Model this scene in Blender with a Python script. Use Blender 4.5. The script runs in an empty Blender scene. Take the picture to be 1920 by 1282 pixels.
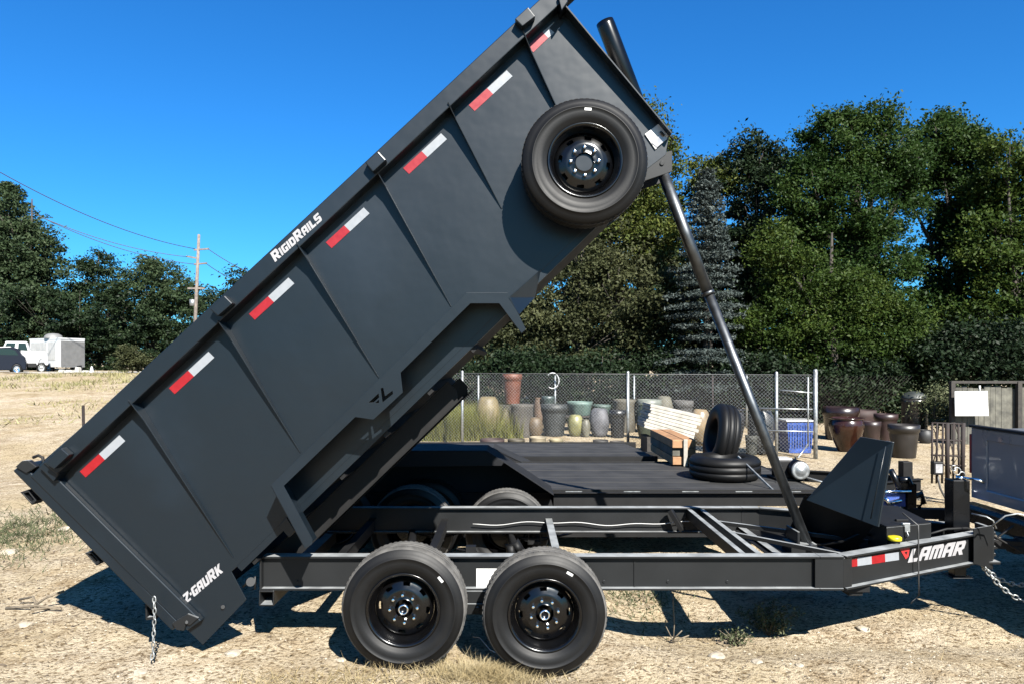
import bpy, bmesh, math, random
import numpy as np
from mathutils import Vector, Matrix, noise
from mathutils.geometry import tessellate_polygon

random.seed(7)
S = bpy.context.scene
COL = S.collection
# ------------------------------------------------------------------ camera
F, CX, CY, H = 1387.0, 960.0, 680.0, 1.93      # focal length in photo pixels, horizon row, eye height
cam = bpy.data.cameras.new('camera'); camo = bpy.data.objects.new('camera', cam); COL.objects.link(camo)
cam.sensor_width = 36; cam.lens = F/1920*36
cam.shift_y = 39/1920
cam.clip_start = 0.1; cam.clip_end = 3000
camo.location = (0, 0, H); camo.rotation_euler = (math.pi/2, 0, 0)
S.camera = camo
S.render.resolution_x, S.render.resolution_y = 1024, 683
# ------------------------------------------------------------------ light
TOSUN = Vector((.42, -1, .93)).normalized()
EL = math.asin(TOSUN.z); ROT = math.atan2(TOSUN.x, TOSUN.y)
w = bpy.data.worlds.new('World'); S.world = w; w.use_nodes = True
nt = w.node_tree; nt.nodes.clear()
sky = nt.nodes.new('ShaderNodeTexSky'); sky.sky_type = 'NISHITA'; sky.sun_disc = False
sky.sun_elevation = EL; sky.sun_rotation = ROT
sky.air_density = 1.0; sky.dust_density = 1.7; sky.ozone_density = 3.0; sky.altitude = 800
hs = nt.nodes.new('ShaderNodeHueSaturation'); hs.inputs['Saturation'].default_value = 1.22; hs.inputs['Hue'].default_value = .5
gm = nt.nodes.new('ShaderNodeMixRGB'); gm.blend_type = 'MULTIPLY'; gm.inputs[0].default_value = 1; gm.inputs[2].default_value = (.215, .645, .91, 1)
bg = nt.nodes.new('ShaderNodeBackground'); bg.inputs['Strength'].default_value = 0.05
wo = nt.nodes.new('ShaderNodeOutputWorld')
nt.links.new(sky.outputs[0], hs.inputs['Color']); nt.links.new(hs.outputs[0], gm.inputs[1])
nt.links.new(gm.outputs[0], bg.inputs[0]); nt.links.new(bg.outputs[0], wo.inputs[0])
sl = bpy.data.lights.new('sun', 'SUN'); sl.energy = 4.8; sl.angle = math.radians(.5); sl.color = (1, .955, .88)
so = bpy.data.objects.new('sun', sl); COL.objects.link(so)
so.rotation_euler = TOSUN.to_track_quat('Z', 'Y').to_euler()
S.view_settings.view_transform = 'Standard'; S.view_settings.look = 'None'
S.view_settings.exposure = 2.15; S.view_settings.gamma = 1.0; S.view_settings.use_curve_mapping = False
S.render.engine = 'CYCLES'

# ------------------------------------------------------------------ materials
AL = .44
def sc(c, f=None): return tuple(x*(f or AL) for x in c)
def mat(name, col, rough=.6, metal=0, spec=.5, coat=0, noise_s=0, noise_a=0, bump_s=0, bump_a=0, bump_d=.01, top=None, dust_sheen=None):
    if metal < .5: col = sc(col)
    if dust_sheen: dust_sheen = sc(dust_sheen)
    m = bpy.data.materials.new(name); m.use_nodes = True
    n = m.node_tree; b = n.nodes['Principled BSDF']
    b.inputs['Base Color'].default_value = (*col, 1); b.inputs['Roughness'].default_value = rough
    b.inputs['Metallic'].default_value = metal; b.inputs['Specular IOR Level'].default_value = spec
    b.inputs['Coat Weight'].default_value = coat
    tc = n.nodes.new('ShaderNodeTexCoord')
    last = None
    if noise_s:
        nz = n.nodes.new('ShaderNodeTexNoise'); nz.inputs['Scale'].default_value = noise_s; nz.inputs['Detail'].default_value = 6
        n.links.new(tc.outputs['Object'], nz.inputs['Vector'])
        mx = n.nodes.new('ShaderNodeMixRGB'); mx.blend_type = 'MIX'
        c2 = dust_sheen if dust_sheen else tuple(min(1, c*(1+noise_a)) for c in col)
        c1 = col if dust_sheen else tuple(c*(1-noise_a) for c in col)
        mx.inputs['Color1'].default_value = (*c1, 1); mx.inputs['Color2'].default_value = (*c2, 1)
        rp = n.nodes.new('ShaderNodeMapRange'); rp.inputs['From Min'].default_value = .35; rp.inputs['From Max'].default_value = .68
        if dust_sheen: rp.inputs['To Max'].default_value = noise_a; rp.inputs['From Min'].default_value = .5; rp.inputs['From Max'].default_value = .8
        n.links.new(nz.outputs['Fac'], rp.inputs['Value']); n.links.new(rp.outputs[0], mx.inputs['Fac'])
        n.links.new(mx.outputs[0], b.inputs['Base Color'])
        rr = n.nodes.new('ShaderNodeMapRange'); rr.inputs['To Min'].default_value = max(.02, rough-.06); rr.inputs['To Max'].default_value = min(1, rough+.1)
        n.links.new(nz.outputs['Fac'], rr.inputs['Value']); n.links.new(rr.outputs[0], b.inputs['Roughness'])
    if top:  # pales upward faces: sun glare on top edges put into the colour
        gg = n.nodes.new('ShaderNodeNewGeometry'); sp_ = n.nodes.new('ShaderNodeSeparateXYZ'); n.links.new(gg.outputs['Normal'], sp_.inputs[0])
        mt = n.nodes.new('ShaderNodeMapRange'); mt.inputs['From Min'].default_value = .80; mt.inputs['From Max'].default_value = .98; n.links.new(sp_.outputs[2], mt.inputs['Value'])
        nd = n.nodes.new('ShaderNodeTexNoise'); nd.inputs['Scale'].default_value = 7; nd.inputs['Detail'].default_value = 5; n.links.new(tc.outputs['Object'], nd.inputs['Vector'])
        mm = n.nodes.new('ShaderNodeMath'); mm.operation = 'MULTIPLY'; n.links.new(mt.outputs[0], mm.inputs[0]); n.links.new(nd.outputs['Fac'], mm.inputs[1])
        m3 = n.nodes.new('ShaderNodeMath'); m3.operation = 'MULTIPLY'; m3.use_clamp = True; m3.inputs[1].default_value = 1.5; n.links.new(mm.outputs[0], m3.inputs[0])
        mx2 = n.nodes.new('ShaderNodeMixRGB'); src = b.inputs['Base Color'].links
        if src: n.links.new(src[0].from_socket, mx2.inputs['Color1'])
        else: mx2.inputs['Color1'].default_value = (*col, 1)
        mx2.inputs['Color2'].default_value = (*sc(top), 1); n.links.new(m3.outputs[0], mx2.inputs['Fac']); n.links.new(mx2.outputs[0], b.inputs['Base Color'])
    if bump_s:
        nb = n.nodes.new('ShaderNodeTexNoise'); nb.inputs['Scale'].default_value = bump_s; nb.inputs['Detail'].default_value = 4
        n.links.new(tc.outputs['Object'], nb.inputs['Vector'])
        bp = n.nodes.new('ShaderNodeBump'); bp.inputs['Strength'].default_value = bump_a; bp.inputs['Distance'].default_value = bump_d
        n.links.new(nb.outputs['Fac'], bp.inputs['Height']); n.links.new(bp.outputs[0], b.inputs['Normal'])
    return m

def leafmat(name, c1, c2, c3, transl=.25, rough=.6, patch=.6):
    m = bpy.data.materials.new(name); m.use_nodes = True; c1, c2, c3 = sc(c1), sc(c2), sc(c3)
    n = m.node_tree; n.nodes.clear(); L = n.links
    g = n.nodes.new('ShaderNodeNewGeometry'); tc = n.nodes.new('ShaderNodeTexCoord')
    cr = n.nodes.new('ShaderNodeValToRGB'); e = cr.color_ramp.elements
    e[0].color = (*c1, 1); e[1].color = (*c3, 1); e[1].position = 1
    k = e.new(.55); k.color = (*c2, 1)
    nz = n.nodes.new('ShaderNodeTexNoise'); nz.inputs['Scale'].default_value = patch; nz.inputs['Detail'].default_value = 3
    L.new(tc.outputs['Object'], nz.inputs['Vector'])
    ad = n.nodes.new('ShaderNodeMath'); ad.operation = 'MULTIPLY_ADD'; ad.inputs[1].default_value = .5
    L.new(g.outputs['Random Per Island'], ad.inputs[0])
    mr = n.nodes.new('ShaderNodeMapRange'); mr.inputs['From Min'].default_value = .3; mr.inputs['From Max'].default_value = .7; mr.inputs['To Max'].default_value = .5
    L.new(nz.outputs['Fac'], mr.inputs['Value']); L.new(mr.outputs[0], ad.inputs[2]); L.new(ad.outputs[0], cr.inputs['Fac'])
    d = n.nodes.new('ShaderNodeBsdfPrincipled'); d.inputs['Roughness'].default_value = rough; d.inputs['Specular IOR Level'].default_value = .10
    t = n.nodes.new('ShaderNodeBsdfTranslucent'); mx = n.nodes.new('ShaderNodeMixShader'); mx.inputs[0].default_value = transl
    o = n.nodes.new('ShaderNodeOutputMaterial')
    L.new(cr.outputs[0], d.inputs['Base Color']); L.new(cr.outputs[0], t.inputs['Color'])
    L.new(d.outputs[0], mx.inputs[1]); L.new(t.outputs[0], mx.inputs[2]); L.new(mx.outputs[0], o.inputs['Surface'])
    return m

M = dict(
 paint=mat('grey_powder_coat', (.0068, .0122, .0180), .34, spec=.34, top=(.10, .105, .11), noise_s=.7, noise_a=.9, dust_sheen=(.0130, .0240, .038), bump_s=1.3, bump_a=.4, bump_d=.03),  # second noise tone is bluish panel sheen put into the colour; upward faces carry glare
 frame=mat('dark_frame_paint', (.0155, .0165, .0175), .45, spec=.22, top=(.42, .44, .45), noise_s=2.5, noise_a=.15, bump_s=60, bump_a=.05, bump_d=.002),  # bright flange tops are glare mixed into the base colour
 fmatte=mat('satin_black_paint', (.012, .013, .016), .7, spec=.15, top=(.05, .052, .055), noise_s=3, noise_a=.2),
 black=mat('black_gloss_paint', (.004, .0045, .006), .25, spec=.3, noise_s=6, noise_a=.3),
 matte=mat('black_matte', (.006, .006, .0065), .6, spec=.25, noise_s=8, noise_a=.3),
 rim=mat('black_rim_paint', (.003, .003, .0035), .2, spec=.35, coat=.15, noise_s=9, noise_a=.2),
 rubber=mat('tyre_rubber', (.0062, .0062, .0066), .5, spec=.2, noise_s=7, noise_a=.12, bump_s=90, bump_a=.12, bump_d=.002, dust_sheen=(.03, .027, .022)),
 tread=mat('sun_pale_tread', (.10, .095, .088), .8, noise_s=14, noise_a=.4, bump_s=80, bump_a=.3, bump_d=.004),  # road tyre tread coloured pale for the sun highlight on the tyre tops
 chrome=mat('chrome', (.75, .76, .78), .12, metal=1),
 steel=mat('dark_cylinder_steel', (.085, .09, .095), .42, metal=1, noise_s=12, noise_a=.2),
 galv=mat('galvanised_steel', (.24, .25, .25), .42, metal=.75, noise_s=20, noise_a=.25),
 red=mat('red_reflective_tape', (.33, .004, .009), .35, noise_s=30, noise_a=.08),
 white=mat('white_reflective_tape', (.33, .35, .38), .35, noise_s=30, noise_a=.04),
 sticker=mat('white_sticker', (.8, .8, .78), .5, noise_s=6, noise_a=.06),
 decal=mat('decal_white', (.42, .41, .42), .45, noise_s=20, noise_a=.08),
 decalred=mat('decal_red', (.55, .03, .03), .45),
 yellow=mat('yellow_plastic', (.80, .66, .01), .4),
 deck=mat('black_deck_boards', (.016, .0155, .0155), .75, noise_s=3.5, noise_a=.5, bump_s=30, bump_a=.3, bump_d=.005),
 blue=mat('blue_plastic', (.02, .075, .35), .5, noise_s=8, noise_a=.3),
 whitepaint=mat('white_vehicle_paint', (.80, .80, .80), .3, coat=.4, noise_s=3, noise_a=.03),
 glass=mat('dark_glass', (.012, .014, .018), .08, spec=.8),
 navy=mat('navy_car_paint', (.006, .009, .02), .35, spec=.25),
 silver=mat('silver_blue_paint', (.42, .44, .50), .28, metal=.4, coat=.5, noise_s=2, noise_a=.06),
 greybox=mat('grey_corrugated', (.22, .22, .22), .6, noise_s=4, noise_a=.1),
 wood=mat('raw_lumber', (.42, .22, .10), .7, noise_s=9, noise_a=.3, bump_s=40, bump_a=.2),
 woodblack=mat('weathered_dark_lumber', (.035, .028, .022), .8, noise_s=9, noise_a=.5, bump_s=40, bump_a=.4),
 whitewood=mat('whitewashed_boards', (.50, .47, .41), .8, noise_s=7, noise_a=.2, bump_s=30, bump_a=.3),
 pole=mat('weathered_pole_wood', (.24, .20, .17), .9, noise_s=6, noise_a=.3),
 fencewood=mat('weathered_fence_wood', (.13, .125, .10), .85, noise_s=5, noise_a=.45, bump_s=25, bump_a=.4),
 bark=mat('bark', (.05, .04, .03), .95, noise_s=5, noise_a=.4, bump_s=15, bump_a=.6, bump_d=.03),
 rust=mat('rusty_iron', (.022, .011, .009), .8, metal=.1, noise_s=12, noise_a=.5),
 concrete=mat('pale_concrete', (.62, .60, .54), .9, noise_s=5, noise_a=.12, bump_s=20, bump_a=.3),
 stone=mat('pale_stone', (.50, .43, .33), .9, noise_s=12, noise_a=.25, bump_s=30, bump_a=.6),
 twig=mat('dry_twig', (.20, .16, .11), .9, noise_s=20, noise_a=.3),
 lampglass=mat('lamp_lens', (.5, .5, .52), .15, spec=.8, noise_s=12, noise_a=.3),
 cable=mat('grey_cable', (.06, .06, .06), .6),
 whitewire=mat('pale_wire', (.6, .6, .6), .5),
)
def pm(name, col, rough=.35, a=.25):
    return mat(name, col, rough, noise_s=4, noise_a=a, bump_s=14, bump_a=.15, bump_d=.01)

# ground material
def ground_material():
    m = bpy.data.materials.new('dry_dirt'); m.use_nodes = True
    n = m.node_tree; L = n.links; b = n.nodes['Principled BSDF']; b.inputs['Roughness'].default_value = .95; b.inputs['Specular IOR Level'].default_value = .15
    tc = n.nodes.new('ShaderNodeTexCoord')
    def nz(s, d=8, dist=0):
        x = n.nodes.new('ShaderNodeTexNoise'); x.inputs['Scale'].default_value = s; x.inputs['Detail'].default_value = d; x.inputs['Distortion'].default_value = dist
        x.inputs['Roughness'].default_value = .62
        L.new(tc.outputs['Object'], x.inputs['Vector']); return x
    def ramp(src, a, ca, b_, cb):
        r = n.nodes.new('ShaderNodeValToRGB'); r.color_ramp.elements[0].position = a; r.color_ramp.elements[1].position = b_
        r.color_ramp.elements[0].color = (*ca, 1); r.color_ramp.elements[1].color = (*cb, 1); L.new(src, r.inputs['Fac']); return r
    def mix(f, a, b_, t='MIX'):
        x = n.nodes.new('ShaderNodeMixRGB'); x.blend_type = t
        if isinstance(f, float): x.inputs[0].default_value = f
        else: L.new(f, x.inputs[0])
        for i, v in ((1, a), (2, b_)):
            if isinstance(v, tuple): x.inputs[i].default_value = (*v, 1)
            else: L.new(v, x.inputs[i])
        return x
    big = nz(.55, 5); mid = nz(4.5, 8, .6); fine = nz(30, 8, .4); grit = nz(120, 3)
    base = ramp(mid.outputs['Fac'], .3, sc((.56, .47, .34)), .7, sc((.80, .70, .54)))
    b2 = ramp(big.outputs['Fac'], .35, (.82, .78, .66), .65, (1.0, 1.0, 1.0))
    c = mix(1.0, base.outputs[0], b2.outputs[0], 'MULTIPLY')
    fr = ramp(fine.outputs['Fac'], .38, (.36, .30, .22), .50, (1.08, 1.07, 1.06))
    c = mix(1.0, c.outputs[0], fr.outputs[0], 'MULTIPLY')
    gr = ramp(grit.outputs['Fac'], .33, (.55, .5, .45), .5, (1.03, 1.03, 1.03))
    c = mix(.8, c.outputs[0], gr.outputs[0], 'MULTIPLY')
    # short horizontal looking cracks / litter
    mp = n.nodes.new('ShaderNodeMapping'); mp.inputs['Scale'].default_value = (5, 11, 5); L.new(tc.outputs['Object'], mp.inputs['Vector'])
    ck = n.nodes.new('ShaderNodeTexNoise'); ck.inputs['Scale'].default_value = 1.6; ck.inputs['Detail'].default_value = 9; ck.inputs['Distortion'].default_value = 1.3
    L.new(mp.outputs[0], ck.inputs['Vector'])
    sb = n.nodes.new('ShaderNodeMath'); sb.operation = 'SUBTRACT'; sb.inputs[1].default_value = .5; L.new(ck.outputs['Fac'], sb.inputs[0])
    ab = n.nodes.new('ShaderNodeMath'); ab.operation = 'ABSOLUTE'; L.new(sb.outputs[0], ab.inputs[0])
    cr = ramp(ab.outputs[0], 0.0, (.16, .12, .08), .026, (1, 1, 1))
    msk = ramp(nz(2.2, 4).outputs['Fac'], .42, (0, 0, 0), .56, (1, 1, 1))
    cm = mix(msk.outputs[0], (1, 1, 1), cr.outputs[0])
    c = mix(1.0, c.outputs[0], cm.outputs[0], 'MULTIPLY')
    rut = ramp(nz(1.3, 6, 1.5).outputs['Fac'], .50, (1, 1, 1), .66, (.70, .64, .56)); c = mix(1.0, c.outputs[0], rut.outputs[0], 'MULTIPLY')
    L.new(c.outputs[0], b.inputs['Base Color'])
    hsum = n.nodes.new('ShaderNodeMath'); hsum.operation = 'ADD'; L.new(fine.outputs['Fac'], hsum.inputs[0])
    m2 = n.nodes.new('ShaderNodeMath'); m2.operation = 'MULTIPLY'; m2.inputs[1].default_value = .4; L.new(grit.outputs['Fac'], m2.inputs[0]); L.new(m2.outputs[0], hsum.inputs[1])
    bp = n.nodes.new('ShaderNodeBump'); bp.inputs['Strength'].default_value = .8; bp.inputs['Distance'].default_value = .035
    L.new(hsum.outputs[0], bp.inputs['Height']); L.new(bp.outputs[0], b.inputs['Normal'])
    return m
M['ground'] = ground_material()

# ------------------------------------------------------------------ helpers
def W(px, py, Y):                                     # photo pixel seen at depth Y -> point in the world
    return Vector(((px-CX)/F*Y, Y, H+(CY-py)/F*Y))
def onplane(px, py, p0, p1):                          # photo pixel on the vertical plane through p0, p1
    d = Vector(((px-CX)/F, 1, (CY-py)/F)); nrm = Vector((p1.y-p0.y, -(p1.x-p0.x), 0))
    o = Vector((0, 0, H)); t = (p0-o).dot(nrm)/d.dot(nrm); return o+d*t

def sm(t): t = max(0, min(1, t)); return t*t*(3-2*t)
def gz(x, y):
    z = 1.37*sm((-x-3)/7)*sm((y-9)/35)
    z += .10*(noise.noise(Vector((x*.35, y*.35, 3.1))))*sm((y-6)/6)
    if y < 14:
        z += .035*noise.noise(Vector((x*.9, y*.9, 0)))+.014*noise.noise(Vector((x*3.1, y*3.1, 5)))
    z -= .11*sm((x-.45)/.6)*sm((y-4.75)/.7)*sm((9.5-y)/2)
    if y < 10:
        z += .006*noise.noise(Vector((x*11, y*11, 9)))+.003*noise.noise(Vector((x*27, y*27, 2)))
    z += .035*math.exp(-((x+.67)**2/.25+(y-4.5)**2/.06))-.02*math.exp(-((x-.2)**2/.09+(y-4.66)**2/.04))
    return z

def tag(o, label=None, cat=None, group=None, kind=None):
    if label: o['label'] = label
    if cat: o['category'] = cat
    if group: o['group'] = group
    if kind: o['kind'] = kind
    return o
def empty(name, loc=(0, 0, 0), rz=0, parent=None):
    o = bpy.data.objects.new(name, None); o.location = loc; o.rotation_euler = (0, 0, rz); o.empty_display_size = .2
    COL.objects.link(o)
    if parent: o.parent = parent
    return o
def link(name, me, parent=None):
    o = bpy.data.objects.new(name, me); COL.objects.link(o)
    if parent: o.parent = parent
    return o
def copy_tree(o, parent=None):
    c = o.copy(); COL.objects.link(c); c.parent = parent
    for ch in [x for x in COL.objects if x.parent == o]: copy_tree(ch, c)
    return c

class MB:
    def __init__(s): s.v = []; s.f = []; s.m = []; s.sm = []
    def add(s, vs, fs, mi=0, smooth=False):
        k = len(s.v); s.v += [tuple(v) for v in vs]
        for f in fs: s.f.append([k+i for i in f]); s.m.append(mi); s.sm.append(smooth)
        return s
    def prism(s, loops, d, mi=0):                    # loops: outer (+holes) of 3D points
        if isinstance(loops[0], Vector) or isinstance(loops[0][0], (int, float)): loops = [loops]
        loops = [[Vector(p) for p in l] for l in loops]; d = Vector(d)
        tri = tessellate_polygon(loops); allv = [p for l in loops for p in l]; n = len(allv)
        fs = [list(t) for t in tri]+[[n+i for i in reversed(t)] for t in tri]
        k = 0
        for l in loops:
            m_ = len(l)
            for i in range(m_): a, b = k+i, k+(i+1) % m_; fs.append([a, b, n+b, n+a])
            k += m_
        return s.add(allv+[p+d for p in allv], fs, mi)
    def box(s, a, b, mi=0):
        x0, y0, z0 = a; x1, y1, z1 = b
        return s.add([(x0, y0, z0), (x1, y0, z0), (x1, y1, z0), (x0, y1, z0), (x0, y0, z1), (x1, y0, z1), (x1, y1, z1), (x0, y1, z1)],
            [[0, 3, 2, 1], [4, 5, 6, 7], [0, 1, 5, 4], [1, 2, 6, 5], [2, 3, 7, 6], [3, 0, 4, 7]], mi)
    def bar(s, p0, p1, w, h, up=(0, 0, 1), mi=0):
        p0, p1 = Vector(p0), Vector(p1); d = (p1-p0).normalized(); u = Vector(up)
        if abs(d.dot(u)) > .98: u = Vector((1, 0, 0))
        sd = d.cross(u).normalized()*w/2; u = sd.cross(d).normalized()*h/2
        v = [p0-sd-u, p0+sd-u, p0+sd+u, p0-sd+u, p1-sd-u, p1+sd-u, p1+sd+u, p1-sd+u]
        return s.add(v, [[0, 1, 2, 3], [7, 6, 5, 4], [0, 4, 5, 1], [1, 5, 6, 2], [2, 6, 7, 3], [3, 7, 4, 0]], mi)
    def tube(s, pts, rad, n=10, mi=0, caps=True):
        pts = [Vector(p) for p in pts]; rs = rad if isinstance(rad, (list, tuple)) else [rad]*len(pts)
        vs = []; fs = []
        for i, p in enumerate(pts):
            d = (pts[min(i+1, len(pts)-1)]-pts[max(i-1, 0)]).normalized()
            u = Vector((0, 0, 1)) if abs(d.z) < .9 else Vector((1, 0, 0))
            a = d.cross(u).normalized(); b = d.cross(a)
            for k in range(n): t = 2*math.pi*k/n; vs.append(p+(a*math.cos(t)+b*math.sin(t))*rs[i])
        for i in range(len(pts)-1):
            for k in range(n): fs.append([i*n+k, i*n+(k+1) % n, (i+1)*n+(k+1) % n, (i+1)*n+k])
        s.add(vs, fs, mi, True)
        if caps: s.add(vs[:n], [list(range(n))], mi); s.add(vs[-n:], [list(reversed(range(n)))], mi)
        return s
    def lathe(s, prof, n=48, axis='Y', c=(0, 0, 0), mi=0, closed=False, smooth=True, skip=None):
        c = Vector(c); vs = []; fs = []
        for (r, h) in prof:
            for k in range(n):
                t = 2*math.pi*k/n
                vs.append(c+(Vector((r*math.cos(t), h, r*math.sin(t))) if axis == 'Y' else Vector((r*math.cos(t), r*math.sin(t), h))))
        m_ = len(prof)
        for i in range(m_ if closed else m_-1):
            j = (i+1) % m_
            for k in range(n):
                if skip and skip(i, k): continue
                fs.append([i*n+k, i*n+(k+1) % n, j*n+(k+1) % n, j*n+k])
        return s.add(vs, fs, mi, smooth)
    def ibeam(s, p0, p1, h, fw, ft=.012, wt=.01, mi=0):
        p0, p1 = Vector(p0), Vector(p1)               # centre line at mid height
        up = Vector((0, 0, 1)); z = up*(h/2-ft/2)
        s.bar(p0+z, p1+z, fw, ft); s.bar(p0-z, p1-z, fw, ft); s.bar(p0, p1, wt, h-2*ft); return s
    def mesh(s, name, mats):
        me = bpy.data.meshes.new(name); me.from_pydata(s.v, [], s.f)
        for x in (mats if isinstance(mats, (list, tuple)) else [mats]): me.materials.append(x)
        me.polygons.foreach_set('material_index', s.m); me.polygons.foreach_set('use_smooth', s.sm)
        bm = bmesh.new(); bm.from_mesh(me); bmesh.ops.remove_doubles(bm, verts=bm.verts, dist=1e-5)
        bmesh.ops.recalc_face_normals(bm, faces=bm.faces); bm.to_mesh(me); bm.free(); me.update()
        return me
    def build(s, name, mats, parent=None, bevel=0, off=None):
        if off is not None: s.v = [(v[0]-off[0], v[1]-off[1], v[2]-off[2]) for v in s.v]
        o = link(name, s.mesh(name, mats), parent)
        if bevel:
            b = o.modifiers.new('bevel', 'BEVEL'); b.width = bevel; b.segments = 2; b.limit_method = 'ANGLE'; b.angle_limit = math.radians(35)
        return o
def quads_px(mb, quads, Y, d=(0, .004, 0), mi=0):
    for q in quads: mb.prism([W(x, y, Y) for x, y in q], d, mi)

def npmesh(name, verts, faces_n, mats, parent=None, smooth=False):   # verts (N*k,3) each k consecutive a face
    k = faces_n; n = len(verts)//k
    me = bpy.data.meshes.new(name); me.vertices.add(n*k); me.vertices.foreach_set('co', np.asarray(verts, np.float32).ravel())
    me.loops.add(n*k); me.loops.foreach_set('vertex_index', np.arange(n*k, dtype=np.int32))
    me.polygons.add(n); me.polygons.foreach_set('loop_start', np.arange(n, dtype=np.int32)*k)
    me.polygons.foreach_set('loop_total', np.full(n, k, np.int32))
    me.materials.append(mats); me.update(calc_edges=True); me.validate()
    return link(name, me, parent)

# ------------------------------------------------------------------ terrain
def axis_vals(lo, hi, step, end_lo, end_hi, g=1.09):
    v = list(np.arange(lo, hi+1e-6, step)); s_ = step; a = lo; left = []
    while a > end_lo: s_ *= g; a -= s_; left.append(a)
    s_ = step; b = hi; right = []
    while b < end_hi: s_ *= g; b += s_; right.append(b)
    return left[::-1]+v+right
xs = axis_vals(-4.2, 5.4, .045, -900, 900); ys = axis_vals(3.2, 8.5, .045, -60, 1500)
gv = [(x, y, gz(x, y)) for y in ys for x in xs]; nx = len(xs)
gf = [(j*nx+i, j*nx+i+1, (j+1)*nx+i+1, (j+1)*nx+i) for j in range(len(ys)-1) for i in range(nx-1)]
me = bpy.data.meshes.new('ground'); me.from_pydata(gv, [], gf); me.materials.append(M['ground'])
me.polygons.foreach_set('use_smooth', [True]*len(gf)); tag(link('ground', me), kind='structure')

# ------------------------------------------------------------------ wheel
def tyre_mb(R=.388, w=.235, bead=.222):
    p = [(bead, .030), (bead+.012, .018), (bead+.030, .012), (bead+.034, .009), (R*.70, .003), (R*.76, 0), (R*.82, .001), (R*.825, -.0015), (R*.84, -.001), (R*.846, .004), (R*.90, .010), (R*.935, .018), (R*.965, .026),
         (R*.985, .034), (R*.997, .048), (R, .062)]
    g = []
    for y in (.080, .112, w-.112, w-.080): g += [(R, y-.006), (R-.008, y-.004), (R-.008, y+.004), (R, y+.006)]
    half = p; back = [(r, w-h) for r, h in reversed(p)]
    prof = half+g+back+[(bead, w*.5)]
    m_ = MB(); n = 96; idx0 = len(half)-4; idx1 = len(half)+len(g)+3
    k0 = 0; m_.lathe(prof, n, closed=True)
    # tread material on the running surface
    m_.m = [1 if idx0 <= (i//n) < idx1 else 0 for i in range(len(m_.f))]
    for k in range(72):
        t = 2*math.pi*k/72; u = Vector((math.cos(t), 0, math.sin(t))); tt = Vector((-u.z, 0, u.x))
        for y0, y1 in ((.046, .072), (w-.072, w-.046)):
            c = u*(R-.0012); m_.prism([c-tt*.011+Vector((0, y0, 0)), c+tt*.007+Vector((0, y0, 0)), c+tt*.011+Vector((0, y1, 0)), c-tt*.007+Vector((0, y1, 0))], u*.0026, 1)
    return m_
def rim_mb():
    m_ = MB()
    m_.lathe([(.228, .020), (.232, .014), (.226, .010), (.216, .016), (.208, .030), (.204, .060), (.188, .075), (.184, .105), (.184, .20), (.214, .215), (.214, .222)], 64)
    n = 64
    prof = [(.184, .098), (.176, .086), (.160, .074), (.138, .068), (.122, .060), (.108, .056), (.092, .058), (.060, .058), (.056, .055)]
    m_.lathe(prof, n, skip=lambda i, k: i == 2 and (k % 8) in (0, 1, 2))
    m_.lathe([(.158, .13), (.02, .13)], 32)
    return m_
TY = tyre_mb().mesh('tyre', [M['rubber'], M['tread']]); TYS = tyre_mb().mesh('tyre', [M['rubber'], M['rubber']]); RM = rim_mb().mesh('wheel', M['rim'])
hub = MB(); hub.lathe([(.034, .060), (.034, .030), (.031, .024), (.025, .022), (.022, .026), (.020, .034), (0.001, .036)], 32); HUB = hub.mesh('hub_cap', [M['chrome'], M['black']])
for pl in HUB.polygons:
    if (pl.center.x**2+pl.center.z**2)**.5 < .021: pl.material_index = 1
nutb = MB(); nutb.lathe([(.0125, .062), (.0125, .040), (.009, .032), (.0005, .030)], 6, smooth=False); NUT = nutb.mesh('lug_nut', M['chrome'])
def wheel(parent, loc, flip=False, spin=0, spare=False, tagang=60):
    wv = link('spare_wheel' if spare else 'wheel', RM, parent); wv.location = loc; wv.rotation_euler = (0, spin, math.pi if flip else 0)
    t = link('tyre', TYS if spare or parent.name.startswith(('flatbed', 'utility', 'pickup')) else TY, wv)
    if not spare: link('hub_cap', HUB, wv)
    for k in range(8):
        a = 2*math.pi*(k+.4)/8; nn = link('lug_nut', NUT, wv); nn.location = (.086*math.cos(a), 0, .086*math.sin(a))
    if not flip:
        a = math.radians(tagang); m_ = MB(); r0, r1, da = .300, .315, .045
        u = Vector((math.cos(a), 0, math.sin(a))); v = Vector((-u.z, 0, u.x))
        c = u*.305+Vector((0, -.0035, 0))
        m_.prism([c-u*.008-v*.021, c-u*.008+v*.021, c+u*.008+v*.021, c+u*.008-v*.021], (0, .002, 0)); m_.build('tyre_label', M['sticker'], wv)
    return wv

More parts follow.
